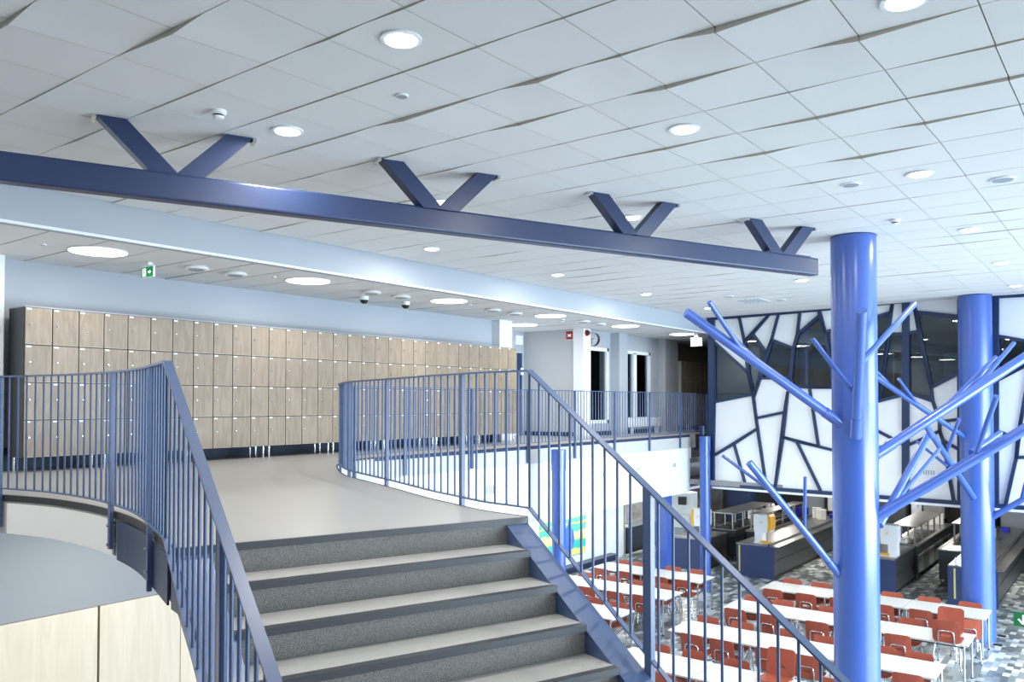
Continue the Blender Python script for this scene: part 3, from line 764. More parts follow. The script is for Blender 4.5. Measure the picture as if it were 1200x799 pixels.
# ------------------------------------------------------------------ ceiling lights and devices
def downlight(x, y, z, r, label, group, big=False):
    t = thing('ceiling_light', label, 'ceiling light', (x, y, z), group)
    mb = MB(); n = 40
    ro = r * (1.03 if big else 1.28)
    prof = [(r, -.004), (ro, -.006), (ro, .0), (r * .98, .001)]
    mb.disc_stack((x, y, z), [(ro, 0.002), (ro, -.008), (r * 1.02, -.010)], n); mb.build('trim_ring', M_trim, t)
    mb = MB(); mb.disc_stack((x, y, z - .0105), [(r, .0), (r * .98, -.004)], n); mb.build('diffuser', M_lensbig if big else M_lens, t)
main = [((470, 46.5), 'small round downlight, largest one at the top of the picture'), ((337, 153.5), 'small round downlight beside the smoke detector above the first V-brace'),
        ((802, 151.5), 'small round downlight in the middle of the tiled ceiling'), ((1078, 204), 'small round downlight above and right of the nearest column'),
        ((1136, 269), 'small round downlight next above the second column'), ((1060, 1), 'small round downlight cut by the upper picture edge'),
        ((506, 291.5), 'small round downlight below the beam, nearest the bulkhead'), ((653.5, 322), 'small round downlight below the beam, second from the lockers'),
        ((1173, 308), 'small round downlight right of the second column top'), ((516, 237), 'small round downlight showing inside the second V-brace'),
        ((740, 255), 'small round downlight showing inside the third V-brace'), ((939, 328.5), 'small round downlight just under the beam end'),
        ((757, 344.5), 'small round downlight over the far end of the bulkhead'), ((831, 361), 'small distant downlight above the mosaic wall corner'), ((1190, 335), 'small distant downlight close above the mosaic wall at the far side')]
for (p, lab) in main:
    w = at_z(*p, ZC - .01); downlight(w.x, w.y, ZC - .006, .092, lab, 'small downlights in the tiled ceiling')
for i, (x, y) in enumerate(((.9, 7.6), (.6, 5.6), (.5, 2.2), (1.9, .4), (2.2, -1.6), (5.2, -1.2), (8.2, -1.4), (11.2, -1.5))):  # unseen downlights added to brighten the near side and left fascia
    downlight(x, y, ZC - .006, .092, 'unseen round downlight added outside the picture to brighten the near side', 'added downlights outside the picture')
bigs = [((115, 294.5), 'big round ceiling light over the near end of the lockers'), ((361, 329), 'big round ceiling light, second over the lockers'), ((526, 352.5), 'big round ceiling light, third over the lockers, beside the dome cameras'),
        ((645, 370), 'big round ceiling light before the white corner column'), ((733, 382), 'big round ceiling light above the window wall'), ((799, 391.5), 'big round ceiling light, farthest of the row, by the hanging sign')]
for p, lab in bigs:
    w = at_z(*p, ZL - .01); downlight(w.x, w.y, ZL - .006, .30, lab, 'big round lights in the low ceiling', True)
downlight(14.5, 10.7, ZL - .006, .30, 'big round ceiling light half hidden behind the pale pier', 'big round lights in the low ceiling', True)
downlight(1.6, 9.3, ZL - .006, .30, 'big round ceiling light outside the picture at the near end', 'big round lights in the low ceiling', True)
# smoke detectors
def detector(x, y, z, label):
    t = thing('smoke_detector', label, 'smoke detector', (x, y, z), 'smoke detectors')
    mb = MB(); mb.disc_stack((x, y, z), [(.055, 0), (.055, -.02), (.045, -.03)], 24); mb.build('base', M_white, t)
    mb = MB(); mb.disc_stack((x, y, z - .03), [(.034, 0), (.034, -.012)], 20, 0); mb.build('chamber', M_black, t)
    mb = MB(); mb.disc_stack((x, y, z - .042), [(.04, 0), (.036, -.012), (.02, -.018)], 20); mb.build('cap', M_white, t)
for p, lab in (((256, 129), 'white smoke detector left of the downlight over the first V-brace'), ((1049, 257), 'white smoke detector between the two blue columns')):
    w = at_z(*p, ZC); detector(w.x, w.y, ZC - .004, lab)
w = at_z(791, 371, ZL); detector(14.0, 9.35, ZL - .004, 'tiny white smoke detector near the fourth big light')
def disc_dev(name, p, r, label, cat, z, group, m=M_grille, h=.012, x=None):
    w = at_z(*p, z) if x is None else Vector((x[0], x[1], z)); t = thing(name, label, cat, (w.x, w.y, z), group)
    mb = MB(); mb.disc_stack((w.x, w.y, z), [(r, 0), (r, -h), (r * .92, -h - .003)], 28); mb.build('ring', M_white, t)
    mb = MB(); mb.disc_stack((w.x, w.y, z - h - .001), [(r * .8, 0), (r * .8, -.004)], 28)
    mb.build('grille', m, t)
disc_dev('ceiling_sprinkler', (471, 111), .045, 'small round sprinkler plate right below the largest downlight', 'sprinkler', ZC - .002, None)
disc_dev('ceiling_speaker', (997, 215.5), .09, 'round flat speaker above the top of the nearest column', 'speaker', ZC - .002, 'round ceiling speakers')
disc_dev('ceiling_speaker', (1175, 209.5), .11, 'round flat speaker at the picture edge level with a downlight', 'speaker', ZC - .002, 'round ceiling speakers')
disc_dev('ceiling_speaker', (915, 351), .10, 'small distant ceiling disc over the mosaic wall, beside the square vent', 'speaker', ZC - .002, 'round ceiling speakers')
disc_dev('ceiling_speaker', (854, 347), .09, 'small distant ceiling disc on the corridor side of the square vent', 'speaker', ZC - .002, 'round ceiling speakers')
w = at_z(881, 352, ZC); t = MB(); t.box((w.x - .3, w.y - .28, ZC - .012), (w.x + .3, w.y + .28, ZC - .003), 0)
for i in range(6): t.box((w.x - .27, w.y - .24 + i * .085, ZC - .016), (w.x + .27, w.y - .20 + i * .085, ZC - .011), 1)
tag(t.build('ceiling_vent', [M_trim, M_grille]), 'square grey vent panel in the ceiling near the mosaic wall', 'vent')
vl = ['first, next to the green exit sign', 'second, right of the exit sign', 'third, above the first dome camera', 'fourth, above the second dome camera', 'fifth, right of the third big light', 'sixth, before the pale pier', 'seventh, left of the clock column', 'eighth, above the clock']
for i, (x, y) in enumerate(((5.81, 9.38), (6.39, 9.41), (8.74, 9.35), (9.37, 9.34), (11.77, 9.38), (12.47, 9.41), (14.55, 9.2), (15.26, 9.24))):
    t = thing('ceiling_air_vent', 'white round air valve under the low ceiling, ' + vl[i], 'vent', (x, y, ZL), 'round air valves over the lockers')
    mb = MB(); mb.disc_stack((x, y, ZL - .003), [(.13, 0), (.15, -.02), (.15, -.035), (.14, -.04)], 32, smooth=False); mb.build('rim', M_white, t)
    mb = MB(); mb.disc_stack((x, y, ZL - .0425), [(.10, 0), (.095, -.006)], 28); mb.build('grille', M_grille, t)
for i, (x, y) in enumerate(((9.1, 9.9), (10.0, 9.86))):
    t = thing('ceiling_camera', ['white dome security camera, the one nearer the second big light', 'white dome security camera, the one nearer the third big light'][i], 'camera', (x, y, ZL), 'dome cameras on the low ceiling')
    mb = MB(); mb.disc_stack((x, y, ZL - .002), [(.075, 0), (.075, -.035), (.07, -.06)], 24, smooth=True); mb.build('housing', M_white, t)
    mb = MB(); mb.disc_stack((x, y, ZL - .062), [(.066, 0), (.062, -.022), (.048, -.044), (.025, -.056), (.004, -.06)], 24, smooth=True); mb.build('dome', M_black, t)
for i, (px, py) in enumerate(((51, 286), (321, 324), (551, 357))):
    w = at_z(px, py, ZL); disc_dev('ceiling_sprinkler', (px, py), .03, ['tiny sprinkler plate above the near locker end', 'tiny sprinkler plate beside the second big light', 'tiny sprinkler plate past the third big light'][i], 'sprinkler', ZL - .002, 'sprinkler plates in the low ceiling')

# exit sign, hanging
def exit_sign(loc, label, w=.26, h=.115, facing='x', arrow='right', lit=True, stem_=.05):
    x, y, z = loc; t = thing('exit_sign', label, 'sign', loc, None)
    mb = MB(); mb.box((x - .03, y - .05, z), (x + .03, y + .05, z + .045)); mb.build('mount', M_white, t)
    mb = MB(); mb.box((x - .012, y - w / 2, z - h - .012), (x + .012, y + w / 2, z), 0); bd = mb.build('body', M_white, t)
    if not lit: return t
    X = x - .013
    mb = MB(); mb.box((X - .002, y - w / 2 + .004, z - h - .008), (X, y + w / 2 - .004, z - .012)); mb.build('green_face', M_green, t)
    # running person in a doorway (left as seen) and arrow (right as seen): left is +y
    mb = MB(); X2 = X - .004; zc = z - .012 - h / 2; s = h / .115
    L = y + w * .24
    mb.box((X2, L - .036 * s, zc - .044 * s), (X2 + .002, L + .036 * s, zc + .044 * s))
    mb.build('door_symbol', M_signwhite, t)
    mb = MB(); X3 = X2 - .002
    mb.disc_stack((X3, L + .004 * s, zc + .028 * s), [(.008 * s, 0), (.008 * s, -.001)], 12, axis='x')
    mb.add([(X3, L + .006, zc + .018), (X3, L - .010, zc + .012), (X3, L - .006, zc - .006), (X3, L + .012, zc - .004)], [(0, 1, 2, 3)])
    mb.add([(X3, L - .004, zc - .004), (X3, L - .022, zc - .016), (X3, L - .018, zc - .022), (X3, L + .003, zc - .010)], [(0, 1, 2, 3)])
    mb.add([(X3, L + .010, zc - .004), (X3, L + .020, zc - .024), (X3, L + .030, zc - .036), (X3, L + .024, zc - .038), (X3, L + .003, zc - .008)], [(0, 1, 2, 3, 4)])
    mb.build('running_figure', M_green, t, fix=False)
    R_ = y - w * .22
    mb = MB(); mb.box((X2, R_ - .004 * s, zc - .008 * s), (X2 + .002, R_ + .034 * s, zc + .008 * s))
    mb.add([(X2, R_ + .002 * s, zc + .024 * s), (X2, R_ - .030 * s, zc), (X2, R_ + .002 * s, zc - .024 * s)], [(0, 1, 2)])
    mb.build('arrow', M_signwhite, t, fix=False)
    return t
exit_sign((5.28, 9.56, ZL - .05), 'green lit exit sign with running figure and arrow hanging over the lockers', .27, .125)
exit_sign((19.1, 8.75, ZL - .10), 'white hanging sign box seen near the farthest big light', .30, .20, lit=False)
tag(MB().box((19.08, 8.73, ZL - .06), (19.12, 8.77, ZL)).build('sign_bracket', M_white), 'small white bracket carrying the distant hanging sign', 'bracket')
exit_sign((24.0, 9.0, -1.42), 'small green exit sign with arrow above the serving counters', .5, .20)

# clock and fire signs by the corner column
ck_ = thing('wall_clock', 'round double-faced clock reading half past two on a black bracket from the white column', 'clock', (16.62, 10.05, 2.3))
cc = at_x(694, 397.5, 16.6); cx_, cy_, cz_ = cc
mb = MB(); mb.disc_stack((cx_, cy_, cz_), [(.158, 0), (.158, .09)], 40, axis='x'); mb.build('case', M_black, ck_)
mb = MB(); mb.disc_stack((cx_ - .003, cy_, cz_), [(.150, 0), (.146, -.003)], 40, axis='x'); mb.build('face', M_white, ck_)
mb = MB()
for k in range(12):
    a_ = k * PI / 6; d_ = Vector((0, -math.sin(a_), math.cos(a_))); p_ = Vector((cx_ - .009, cy_, cz_)) + d_ * .118
    mb.obox(p_, d_ * .012, Vector((.001, 0, 0)), Vector((1, 0, 0)).cross(d_) * .006)
mb.build('hour_marks', M_steeldark, ck_)
for nm, a_, l_, w_ in (('hour_hand', 2.5 * PI / 6, .07, .006), ('minute_hand', PI, .11, .0045)):
    d_ = Vector((0, -math.sin(a_), math.cos(a_))); mb = MB(); mb.obox(Vector((cx_ - .012, cy_, cz_)) + d_ * l_ * .42, d_ * l_ * .6, Vector((.001, 0, 0)), Vector((1, 0, 0)).cross(d_) * w_); mb.build(nm, M_black, ck_)
mb = MB(); mb.bar((cx_ + .04, cy_ + .15, cz_), (cx_ + .04, 10.2, cz_), .035, .035) if cy_ + .15 < 10.2 else mb.bar((16.43, cy_ + .1, cz_), (cx_ + .02, cy_ + .1, cz_), .04, .04); mb.build('bracket', M_black, ck_)
fs = thing('fire_sign', 'red square fire equipment sign with white symbol on the grey side wall', 'sign', (16.14, 10.56, 2.36))
mb = MB(); mb.box((16.135, 10.47, 2.25), (16.148, 10.68, 2.465)); mb.build('plate', M_white, fs)
mb = MB(); mb.box((16.131, 10.48, 2.26), (16.135, 10.67, 2.455)); mb.build('red_face', M_red, fs)
mb = MB()
for s_ in (-1, 1): mb.bar((16.129, 10.575 - .05, 2.355 - .03 * s_), (16.129, 10.575 + .05, 2.355 + .03 * s_), .002, .012)
mb.disc_stack((16.129, 10.575, 2.355), [(.022, 0), (.022, -.002)], 16, axis='x'); mb.build('symbol', M_signwhite, fs)
al = thing('fire_alarm', 'dark red alarm sounder at the top of the white corner column', 'alarm', (16.27, 10.17, 2.4))
mb = MB(); mb.disc_stack((16.25, 10.181, 2.40), [(.075, 0), (.075, -.03)], 20, axis='y'); mb.build('base', M_red, al)
mb = MB(); mb.disc_stack((16.25, 10.147, 2.40), [(.06, 0), (.05, -.04), (.03, -.05)], 20, axis='y', smooth=True); mb.build('lens', mat('alarm_dark', (.06, .004, .004), .3), al)

# ------------------------------------------------------------------ canteen: tables
ZT = ZF2
tb = thing('canteen_table', 'x', 'table', (0, 0, 0), None)
mb = MB(); mb.box((-.40, -.675, .695), (.40, .675, .72), 0); mb.box((-.4006, -.6755, .697), (.4006, .6755, .7175), 1); mb.build('tabletop', [M_table, M_tabledge], tb)
for sx in (-1, 1):
    for sy in (-1, 1):
        mb = MB(); mb.tube([(sx * .37, sy * .62, .695), (sx * .37, sy * .62, .02)], .016, 10); lg = mb.build('leg', M_chrome, tb)
        mb = MB(); mb.tube([(sx * .37, sy * .62, .02), (sx * .37, sy * .62, 0)], .021, 10); mb.build('foot', M_black, lg)
for sy in (-1, 1):
    mb = MB(); mb.bar((-.37, sy * .62, .66), (.37, sy * .62, .66), .02, .04); mb.bar((-.0, sy * .62, .66), (.36, sy * .62, .30), .012, .016); mb.build('end_frame', M_chrome, tb)
for sx in (-1, 1):
    mb = MB(); mb.bar((sx * .33, -.60, .67), (sx * .33, .60, .67), .02, .03); mb.build('side_rail', M_steeldark, tb)
rows = [('A', 17.12, [5.615, 4.255, 2.895], 'farthest row before the counters'), ('B', 15.13, [5.6, 4.24, 2.88], 'second-farthest row'),
        ('C', 13.12, [5.70, 4.342, 2.985], 'third-farthest row'), ('D', 11.12, [5.70, 4.34, 2.98], 'row nearest the camera'),
        ('E', 16.82, [9.52, 8.16], 'farthest row beside the white mural wall'), ('F', 15.02, [9.42, 8.06], 'middle wall-side row'), ('G', 13.12, [9.48, 8.12], 'nearest wall-side row'), ('H', 11.1, [9.5, 8.14], 'hidden')]
first = True
for rn, X, ys, desc in rows:
    if rn == 'H': continue
    for i, yy in enumerate(ys):
        if len(ys) == 3: pos = ['at the end nearer the stair', 'in the middle', 'at the end away from the stair'][i]
        else: pos = ['on the wall side', 'on the open hall side'][i]
        o = tb if first else copy_tree(tb); first = False
        o.location = (X, yy, ZT); o['label'] = 'white table in the %s, %s' % (desc, pos); o['group'] = 'white canteen tables'

# ------------------------------------------------------------------ chairs
def rrect(w, h, r, n=6, cx=0, cy=0):
    out = []
    for ax, ay, a0 in ((w / 2 - r, h / 2 - r, 0), (-w / 2 + r, h / 2 - r, PI / 2), (-w / 2 + r, -h / 2 + r, PI), (w / 2 - r, -h / 2 + r, 1.5 * PI)):
        for k in range(n):
            t = a0 + k * (PI / 2) / (n - 1); out.append((cx + ax + r * math.cos(t), cy + ay + r * math.sin(t)))
    return out
def shell(outer, inner, place, th):
    mb = MB(); n = len(outer)
    A = [place(u, v, 0) for u, v in outer]; B_ = [place(u, v, th) for u, v in outer]
    if inner:
        C_ = [place(u, v, 0) for u, v in inner]; D_ = [place(u, v, th) for u, v in inner]
        vs = A + C_ + B_ + D_; fs = []
        for i in range(n):
            j = (i + 1) % n
            fs += [(i, j, j + n, i + n), (2 * n + i, 3 * n + i, 3 * n + j, 2 * n + j), (i, i + 2 * n, j + 2 * n, j), (i + n, j + n, j + 3 * n, i + 3 * n)]
        mb.add(vs, fs, 0, False)
    else:
        mid0 = place(sum(u for u, v in outer) / n, sum(v for u, v in outer) / n, 0); mid1 = place(0, sum(v for u, v in outer) / n, th)
        vs = A + B_ + [mid0, mid1]
        fs = [(i, (i + 1) % n, 2 * n) for i in range(n)] + [((i + 1) % n + n, i + n, 2 * n + 1) for i in range(n)] + [(i, i + n, (i + 1) % n + n, (i + 1) % n) for i in range(n)]
        mb.add(vs, fs)
    return mb
ch = thing('canteen_chair', 'x', 'chair', (0, 0, 0), None)
# seat: chair faces +x
mb = shell(rrect(.40, .40, .07), None, lambda u, v, t: Vector((u, v, .445 - t - .012 * (1 - (v / .2) ** 2) + (.01 if u > .12 else 0))), .012); mb.build('seat', M_chair, ch)
def bp_(u, v, t):   # u across(y), v up
    lean = -.215 - (v - .5) * .22
    return Vector((lean - t + .35 * u * u, u, v))
mb = shell(rrect(.40, .36, .055, 6, 0, .612), rrect(.135, .045, .021, 6, 0, .545), bp_, .011); bk = mb.build('backrest', M_chair, ch)
mb = MB()
for u, v in ((-.095, .52), (.095, .52), (-.06, .575), (.06, .575)): mb.disc_stack((-.215 - (v - .5) * .22 + .004, u, v), [(.006, 0), (.006, .004)], 8, axis='x')
mb.build('rivets', M_chrome, bk)
# back bow: inverted U behind the backrest going down to the seat frame
def arc_pts(): 
    P = [(-.20, .115, .40), (-.235, .115, .46), (-.252, .114, .54), (-.262, .105, .60), (-.266, .08, .622)]
    return [Vector(p) for p in P] + [Vector((p[0], -p[1], p[2])) for p in P[::-1]]
mb = MB(); mb.tube(arc_pts(), .0105, 8); mb.build('back_bow', M_chrome, ch)
for sy in (-1, 1):
    mb = MB(); mb.tube([(-.20, sy * .105, .405), (-.185, sy * .17, .40), (-.14, sy * .178, .365), (.02, sy * .183, .345)], .0105, 8); mb.build('side_frame', M_chrome, ch)
mb = MB(); mb.box((-.19, -.10, .40), (-.10, .10, .434)); mb.build('seat_bracket', M_chrome, ch)
for sx in (-1, 1):
    for sy in (-1, 1):
        mb = MB(); mb.tube([(-.14, sy * .178, .365), (-.19, sy * .19, .26), (-.225, sy * .20, .012)] if sx < 0 else [(.0, sy * .183, .346), (.10, sy * .188, .325), (.15, sy * .192, .27), (.215, sy * .20, .012)], .0105, 8); lg = mb.build('leg', M_chrome, ch)
        mb = MB(); mb.disc_stack((sx * .215, sy * .20, 0), [(.014, 0), (.014, .02)], 10); mb.build('glide', M_black, lg)
CH = [  # row, side(front = camera side / back), X of chair, [y], rotation flag
 ('A', 'f', 16.52, [5.93, 5.28, 4.62, 3.86, 3.21], 0), ('A', 'b', 17.66, [5.93, 5.33, 4.66, 3.94, 3.28, 2.60], 0),
 ('B', 'f', 14.52, [5.92, 5.30, 4.46, 3.92, 3.19], 0), ('B', 'b', 15.70, [6.04, 5.42, 4.60, 3.94, 3.22], 0),
 ('C', 'f', 12.52, [5.83, 5.28, 4.58, 4.02, 3.3, 2.63], 0), ('C', 'b', 13.70, [6.08, 5.44, 4.66, 4.06, 3.22, 2.70], 0),
 ('D', 'f', 10.52, [5.85, 5.3, 4.6, 3.95, 3.3, 2.65], 0), ('D', 'b', 11.68, [6.0, 5.38, 4.84, 3.4, 2.7], 0),
 ('E', 'f', 16.22, [9.75, 9.10, 8.31, 7.76], 0), ('E', 'b', 17.38, [9.86, 9.38, 8.58, 7.96], 0),
 ('F', 'f', 14.42, [9.7, 8.94, 8.34, 7.80], 0), ('F', 'b', 15.62, [9.86, 9.18, 8.52, 7.90], 0),
 ('G', 'f', 12.56, [8.9, 8.3, 7.72], 0), ('G', 'b', 13.68, [9.0, 8.38, 7.84], 0)]
rowdesc = {'A': 'farthest table row', 'B': 'second-farthest table row', 'C': 'third-farthest table row', 'D': 'nearest table row',
           'E': 'tables beside the mural', 'F': 'middle wall-side tables', 'G': 'nearest wall-side tables'}
first = True
def put_chair(x, y, z, rz, label, group='red canteen chairs'):
    global first
    o = ch if first else copy_tree(ch); first = False
    o.location = (x, y, z); o.rotation_euler = (0, 0, rz); o['label'] = label; o['group'] = group
R = random.Random(3)
for rn, side, X, ys, _ in CH:
    for i, yy in enumerate(ys):
        lab = '%s red chair from the %s end, %s side of the %s' % (ORD[i], 'stair' if rn in 'ABCD' else 'wall', 'near' if side == 'f' else 'far', rowdesc[rn])
        cs = [r_ for r_ in rows if r_[0] == rn][0][2]
        for bd_ in [c_ - .68 for c_ in cs] + [cs[0] + .68]:
            if abs(yy - bd_) < .30: yy = bd_ + (.30 if (yy > bd_ and bd_ != cs[0] + .68) else -.30)
        put_chair(X + (.22 if side == 'f' else -.30) + R.uniform(-.03, .03), yy, ZT, (0 if side == 'f' else PI) + R.uniform(-.06, .06), lab)
put_chair(16.50, 2.50, ZT, .35, 'red chair turned aside at the open end of the farthest row')
hg = ch_h = None
put_chair(14.92, 2.50, ZT + .30, 0, 'red chair hung on the table edge, its back with chrome bow to the camera', 'chairs hung on the table edges')
put_chair(15.35, 2.58, ZT + .30, PI, 'red chair hung behind the open end of the second row, its inner face showing', 'chairs hung on the table edges')
put_chair(11.32, 4.05, ZT + .30, PI, 'red chair hung on the nearest row, full inner face with slot showing', 'chairs hung on the table edges')

# ------------------------------------------------------------------ serving counters
def counter(x0, x1, y0, y1, label, hgt=.86, yellow=None, rail=True):
    t = thing('serving_counter', label, 'counter', (x0, y0, ZT), 'tray counters with navy ends')
    z0, z1 = ZT, ZT + hgt
    mb = MB(); mb.box((x0, y0, z0 + .0), (x0 + .04, y1, z1)); mb.build('end_panel', M_navy, t)
    mb = MB(); mb.box((x0 + .05, y0 + .03, z0 + .08), (x1, y1 - .03, z1 - .03)); mb.build('body', M_steeldark, t)
    mb = MB(); mb.box((x0 + .05, y0 + .022, z0 + .44), (x1, y0 + .03, z0 + .455)); mb.box((x0 + .05, y0 + .06, z0), (x1, y1 - .06, z0 + .08)); mb.build('plinth', M_black, t)
    mb = MB(); mb.box((x0 - .005, y0 + (.17 if rail else 0), z1 - .03), (x1, y1, z1)); mb.build('worktop', M_steel, t)
    if rail:
        mb = MB(); mb.box((x0 - .005, y0 - .12, z1 - .03), (x1, y0 + .11, z1 - .01)); mb.build('tray_rail', M_steel, t)
        mb = MB(); mb.box((x0, y0 + .12, z1 - .03), (x1, y0 + .16, z1 + .04)); mb.build('guard_ledge', M_steeldark, t)
    if yellow:
        mb = MB(); mb.box((x0 - .006, yellow - .018, z0 + .12), (x0, yellow + .018, z1 - .06)); mb.build('yellow_handle', M_yellow, t)
    return t
counter(20.95, 27.6, 7.50, 8.50, 'tray counter with navy end panel left of the nearest column, white dispenser on top', yellow=8.42)
counter(20.95, 23.1, 4.62, 5.55, 'short counter with navy end panel just right of the nearest column', rail=False)
counter(20.95, 28.4, 2.53, 3.52, 'long tray counter with navy end panel behind the second column', yellow=3.38)
counter(20.85, 22.4, 9.35, 10.35, 'counter with navy end panel behind the slim pipe column', rail=False)

def dispenser(x, y, label, flip=1):
    z = ZT + .864; t = thing('drink_dispenser', label, 'dispenser', (x, y, z), 'white dispensers with orange edges')
    mb = MB(); mb.prism([(x, y + u, z + v) for u, v in rrect(.44, .46, .06, 5, 0, .52)], (.34, 0, 0)); mb.build('cabinet', M_white, t)
    mb = MB(); mb.prism([(x - .004, y + u, z + v) for u, v in [(-.15 * flip, .29), (-.20 * flip, .31), (-.235 * flip, .38), (-.245 * flip, .55), (-.225 * flip, .70), (-.19 * flip, .752), (-.15 * flip, .755), (-.165 * flip, .5)]], (.35, 0, 0)); mb.build('orange_edge', M_orange, t)
    mb = MB(); mb.box((x + .02, y + .0, z + .02), (x + .30, y + .20 * flip, z + .31)); mb.build('neck', M_white, t)
    mb = MB(); mb.box((x - .02, y - .20, z + .0), (x + .32, y + .22, z + .025)); mb.build('base', M_white, t)
    mb = MB(); mb.prism([(x - .03, y - .09 * flip + u, z + .026 + v) for u, v in rrect(.26, .05, .02, 4, 0, .025)], (.12, 0, 0)); mb.build('drip_tray', M_orange, t)
    mb = MB()
    for k in range(5):
        a0 = PI * (1.05 + .18 * k); mb.bar((x - .005, y + .02 - .04 * math.cos(a0) * flip, z + .56 + .035 * math.sin(a0)), (x - .005, y + .02 - .04 * math.cos(a0 + .5) * flip, z + .56 + .035 * math.sin(a0 + .5)), .003, .010)
    mb.bar((x - .005, y + .05, z + .585), (x - .005, y + .01, z + .555), .003, .010); mb.bar((x - .005, y - .01, z + .595), (x - .005, y + .01, z + .56), .003, .010)
    mb.build('emblem', M_orange, t)
dispenser(21.15, 7.89, 'white drink dispenser with an orange edge on the tray counter left of the nearest column')
dispenser(21.2, 4.84, 'white drink dispenser with an orange edge on the short counter right of the nearest column', -1)
dispenser(21.15, 9.64, 'white drink dispenser with an orange edge behind the slim pipe column', -1)
dispenser(21.2, 3.06, 'white drink dispenser mostly hidden by the second column', 1)

def buffet(x0, x1, y0, y1, label, sx0, sx1, n, open_base=False):
    z0, z1 = ZT, ZT + .9; t = thing('buffet_unit', label, 'buffet', (x0, y0, ZT), 'steel buffet units')
    mb = MB(); mb.box((x0 + .04, y0 + .03, z0 + .14), (x1, y1, z1 - .04)); mb.build('body', M_steeldark, t)
    nd = max(2, int((x1 - x0) / .62))
    for i in range(nd):
        xa = x0 + .06 + i * (x1 - x0 - .08) / nd; xb = xa + (x1 - x0 - .08) / nd - .02
        mb = MB(); mb.box((xa, y0 + .012, z0 + .18), (xb, y0 + .03, z1 - .28)); dd = mb.build('door', M_steel if i % 2 == 0 else M_steeldark, t)
        mb = MB(); mb.bar((xa + .04, y0, z1 - .32), (xb - .04, y0, z1 - .32), .014, .014); mb.build('handle', M_chrome, dd)
    mb = MB(); mb.box((x0, y0 - .01, z1 - .04), (x1, y1 + .02, z1 - .012)); mb.box((x0, y0 - .01, z1 - .012), (x1, y0 + .06, z1)); mb.box((x0, y1 - .04, z1 - .012), (x1, y1 + .02, z1)); mb.build('worktop', M_steel, t)
    for i in range(int((sx1 - sx0) / .5)):
        xa = sx0 + .05 + i * .5; mb = MB(); mb.box((xa, y0 + .10, z1 - .012), (xa + .42, y1 - .08, z1 - .004)); mb.build('food_well', M_black, t)
    for i in range(n):
        xx = sx0 + .03 + (sx1 - sx0 - .06) * i / (n - 1)
        for yy in (y0 + .10, y1 - .10):
            mb = MB(); mb.box((xx - .018, yy - .018, z1 - .01), (xx + .018, yy + .018, z1 + .43)); mb.build('shelf_post', M_steel, t)
    mb = MB(); mb.box((sx0, y0 + .05, z1 + .43), (sx1, y1 - .04, z1 + .455)); mb.build('overshelf', M_steel, t)
    for xx in (x0 + .06, x1 - .06):
        for yy in (y0 + .06, y1 - .04):
            mb = MB(); mb.tube([(xx, yy, z0), (xx, yy, z0 + .14)], .02, 8); mb.build('foot', M_steel, t)
    return t
buffet(22.75, 27.4, 9.25, 10.0, 'steel buffet unit with long overshelf before the concrete wall', 22.75, 25.9, 5)
buffet(23.15, 27.9, 4.55, 5.25, 'steel buffet unit with overshelf between the two blue columns', 23.2, 26.6, 5)
buffet(22.9, 27.4, 7.72 + .82, 9.0, 'steel buffet unit with overshelf behind the white dispenser counter', 23.0, 26.8, 5)
buffet(22.9, 27.8, 3.54, 4.05, 'steel hot counter behind the second column', 24.5, 27.2, 4)
# plates and tubs
pl = [(27.5, 4.85, .9, 'between the columns, at the far end of its buffet'), (27.15, 5.05, .9, 'between the columns, second from the far end'), (26.95, 8.25, .864, 'on the tray counter near the nearest column'), (26.6, 8.0, .864, 'on the tray counter, the nearer stack'),
      (26.5, 9.6, .9, 'on the buffet before the concrete wall'), (26.9, 9.75, .9, 'on the buffet before the concrete wall, the farther one')]
for i, (x, y, h, lab) in enumerate(pl):
    mb = MB(); n = 9
    for k in range(n): mb.disc_stack((x, y, ZT + h + k * .036), [(.13, .0), (.15, .03), (.13, .031)], 20)
    tag(mb.build('plate_stack', M_china), 'tall stack of white plates ' + lab, 'plates', 'white plate stacks')
for i, (x, y, h, sx, sy, sz, m, nm, lab) in enumerate(((23.0, 5.05, .9, .16, .12, .14, M_white, 'white_tub', 'small white tub at the near end of the middle buffet'), (23.3, 4.95, .9, .2, .2, .10, M_white, 'white_bowl', 'low white bowl at the near end of the middle buffet'),
        (25.4, 9.65, .9, .5, .4, .30, M_white, 'white_crate', 'white crate on the far end of the wall-side buffet'), (27.15, 8.77, .9, .35, .3, .22, M_blue, 'blue_crate', 'bright blue crate among the buffets left of the nearest column'),
        (27.3, 7.85, .864, .25, .2, .1, M_blue, 'blue_tray', 'blue tray at the far end of the tray counter'), (25.8, 3.3, .864, .5, .25, .22, M_white, 'white_basket', 'white basket on the counter behind the second column'),
        (27.4, 3.1, .864, .2, .2, .10, M_blue, 'blue_box', 'small dark blue box behind the white basket'))):
    mb = MB(); z = ZT + h
    P = rrect(sx, sy, min(sx, sy) * .15, 4); mb.prism([(x + u, y + v, z + .001) for u, v in P], (0, 0, sz)); 
    mb.prism([(x + u * 1.06, y + v * 1.06, z + sz - .015) for u, v in P], (0, 0, .018))
    tag(mb.build(nm, m), lab, 'container')
t = thing('soap_pump', 'white pump bottle with a blue cap on the counter end by the second column', 'bottle', (21.1, 3.42, ZT + .864))
z = ZT + .864
mb = MB(); mb.tube([(21.1, 3.36, z), (21.1, 3.36, z + .16)], .035, 12); mb.build('bottle', M_white, t)
mb = MB(); mb.tube([(21.1, 3.36, z + .16), (21.1, 3.36, z + .2)], .014, 10); mb.build('cap', M_blue, t)
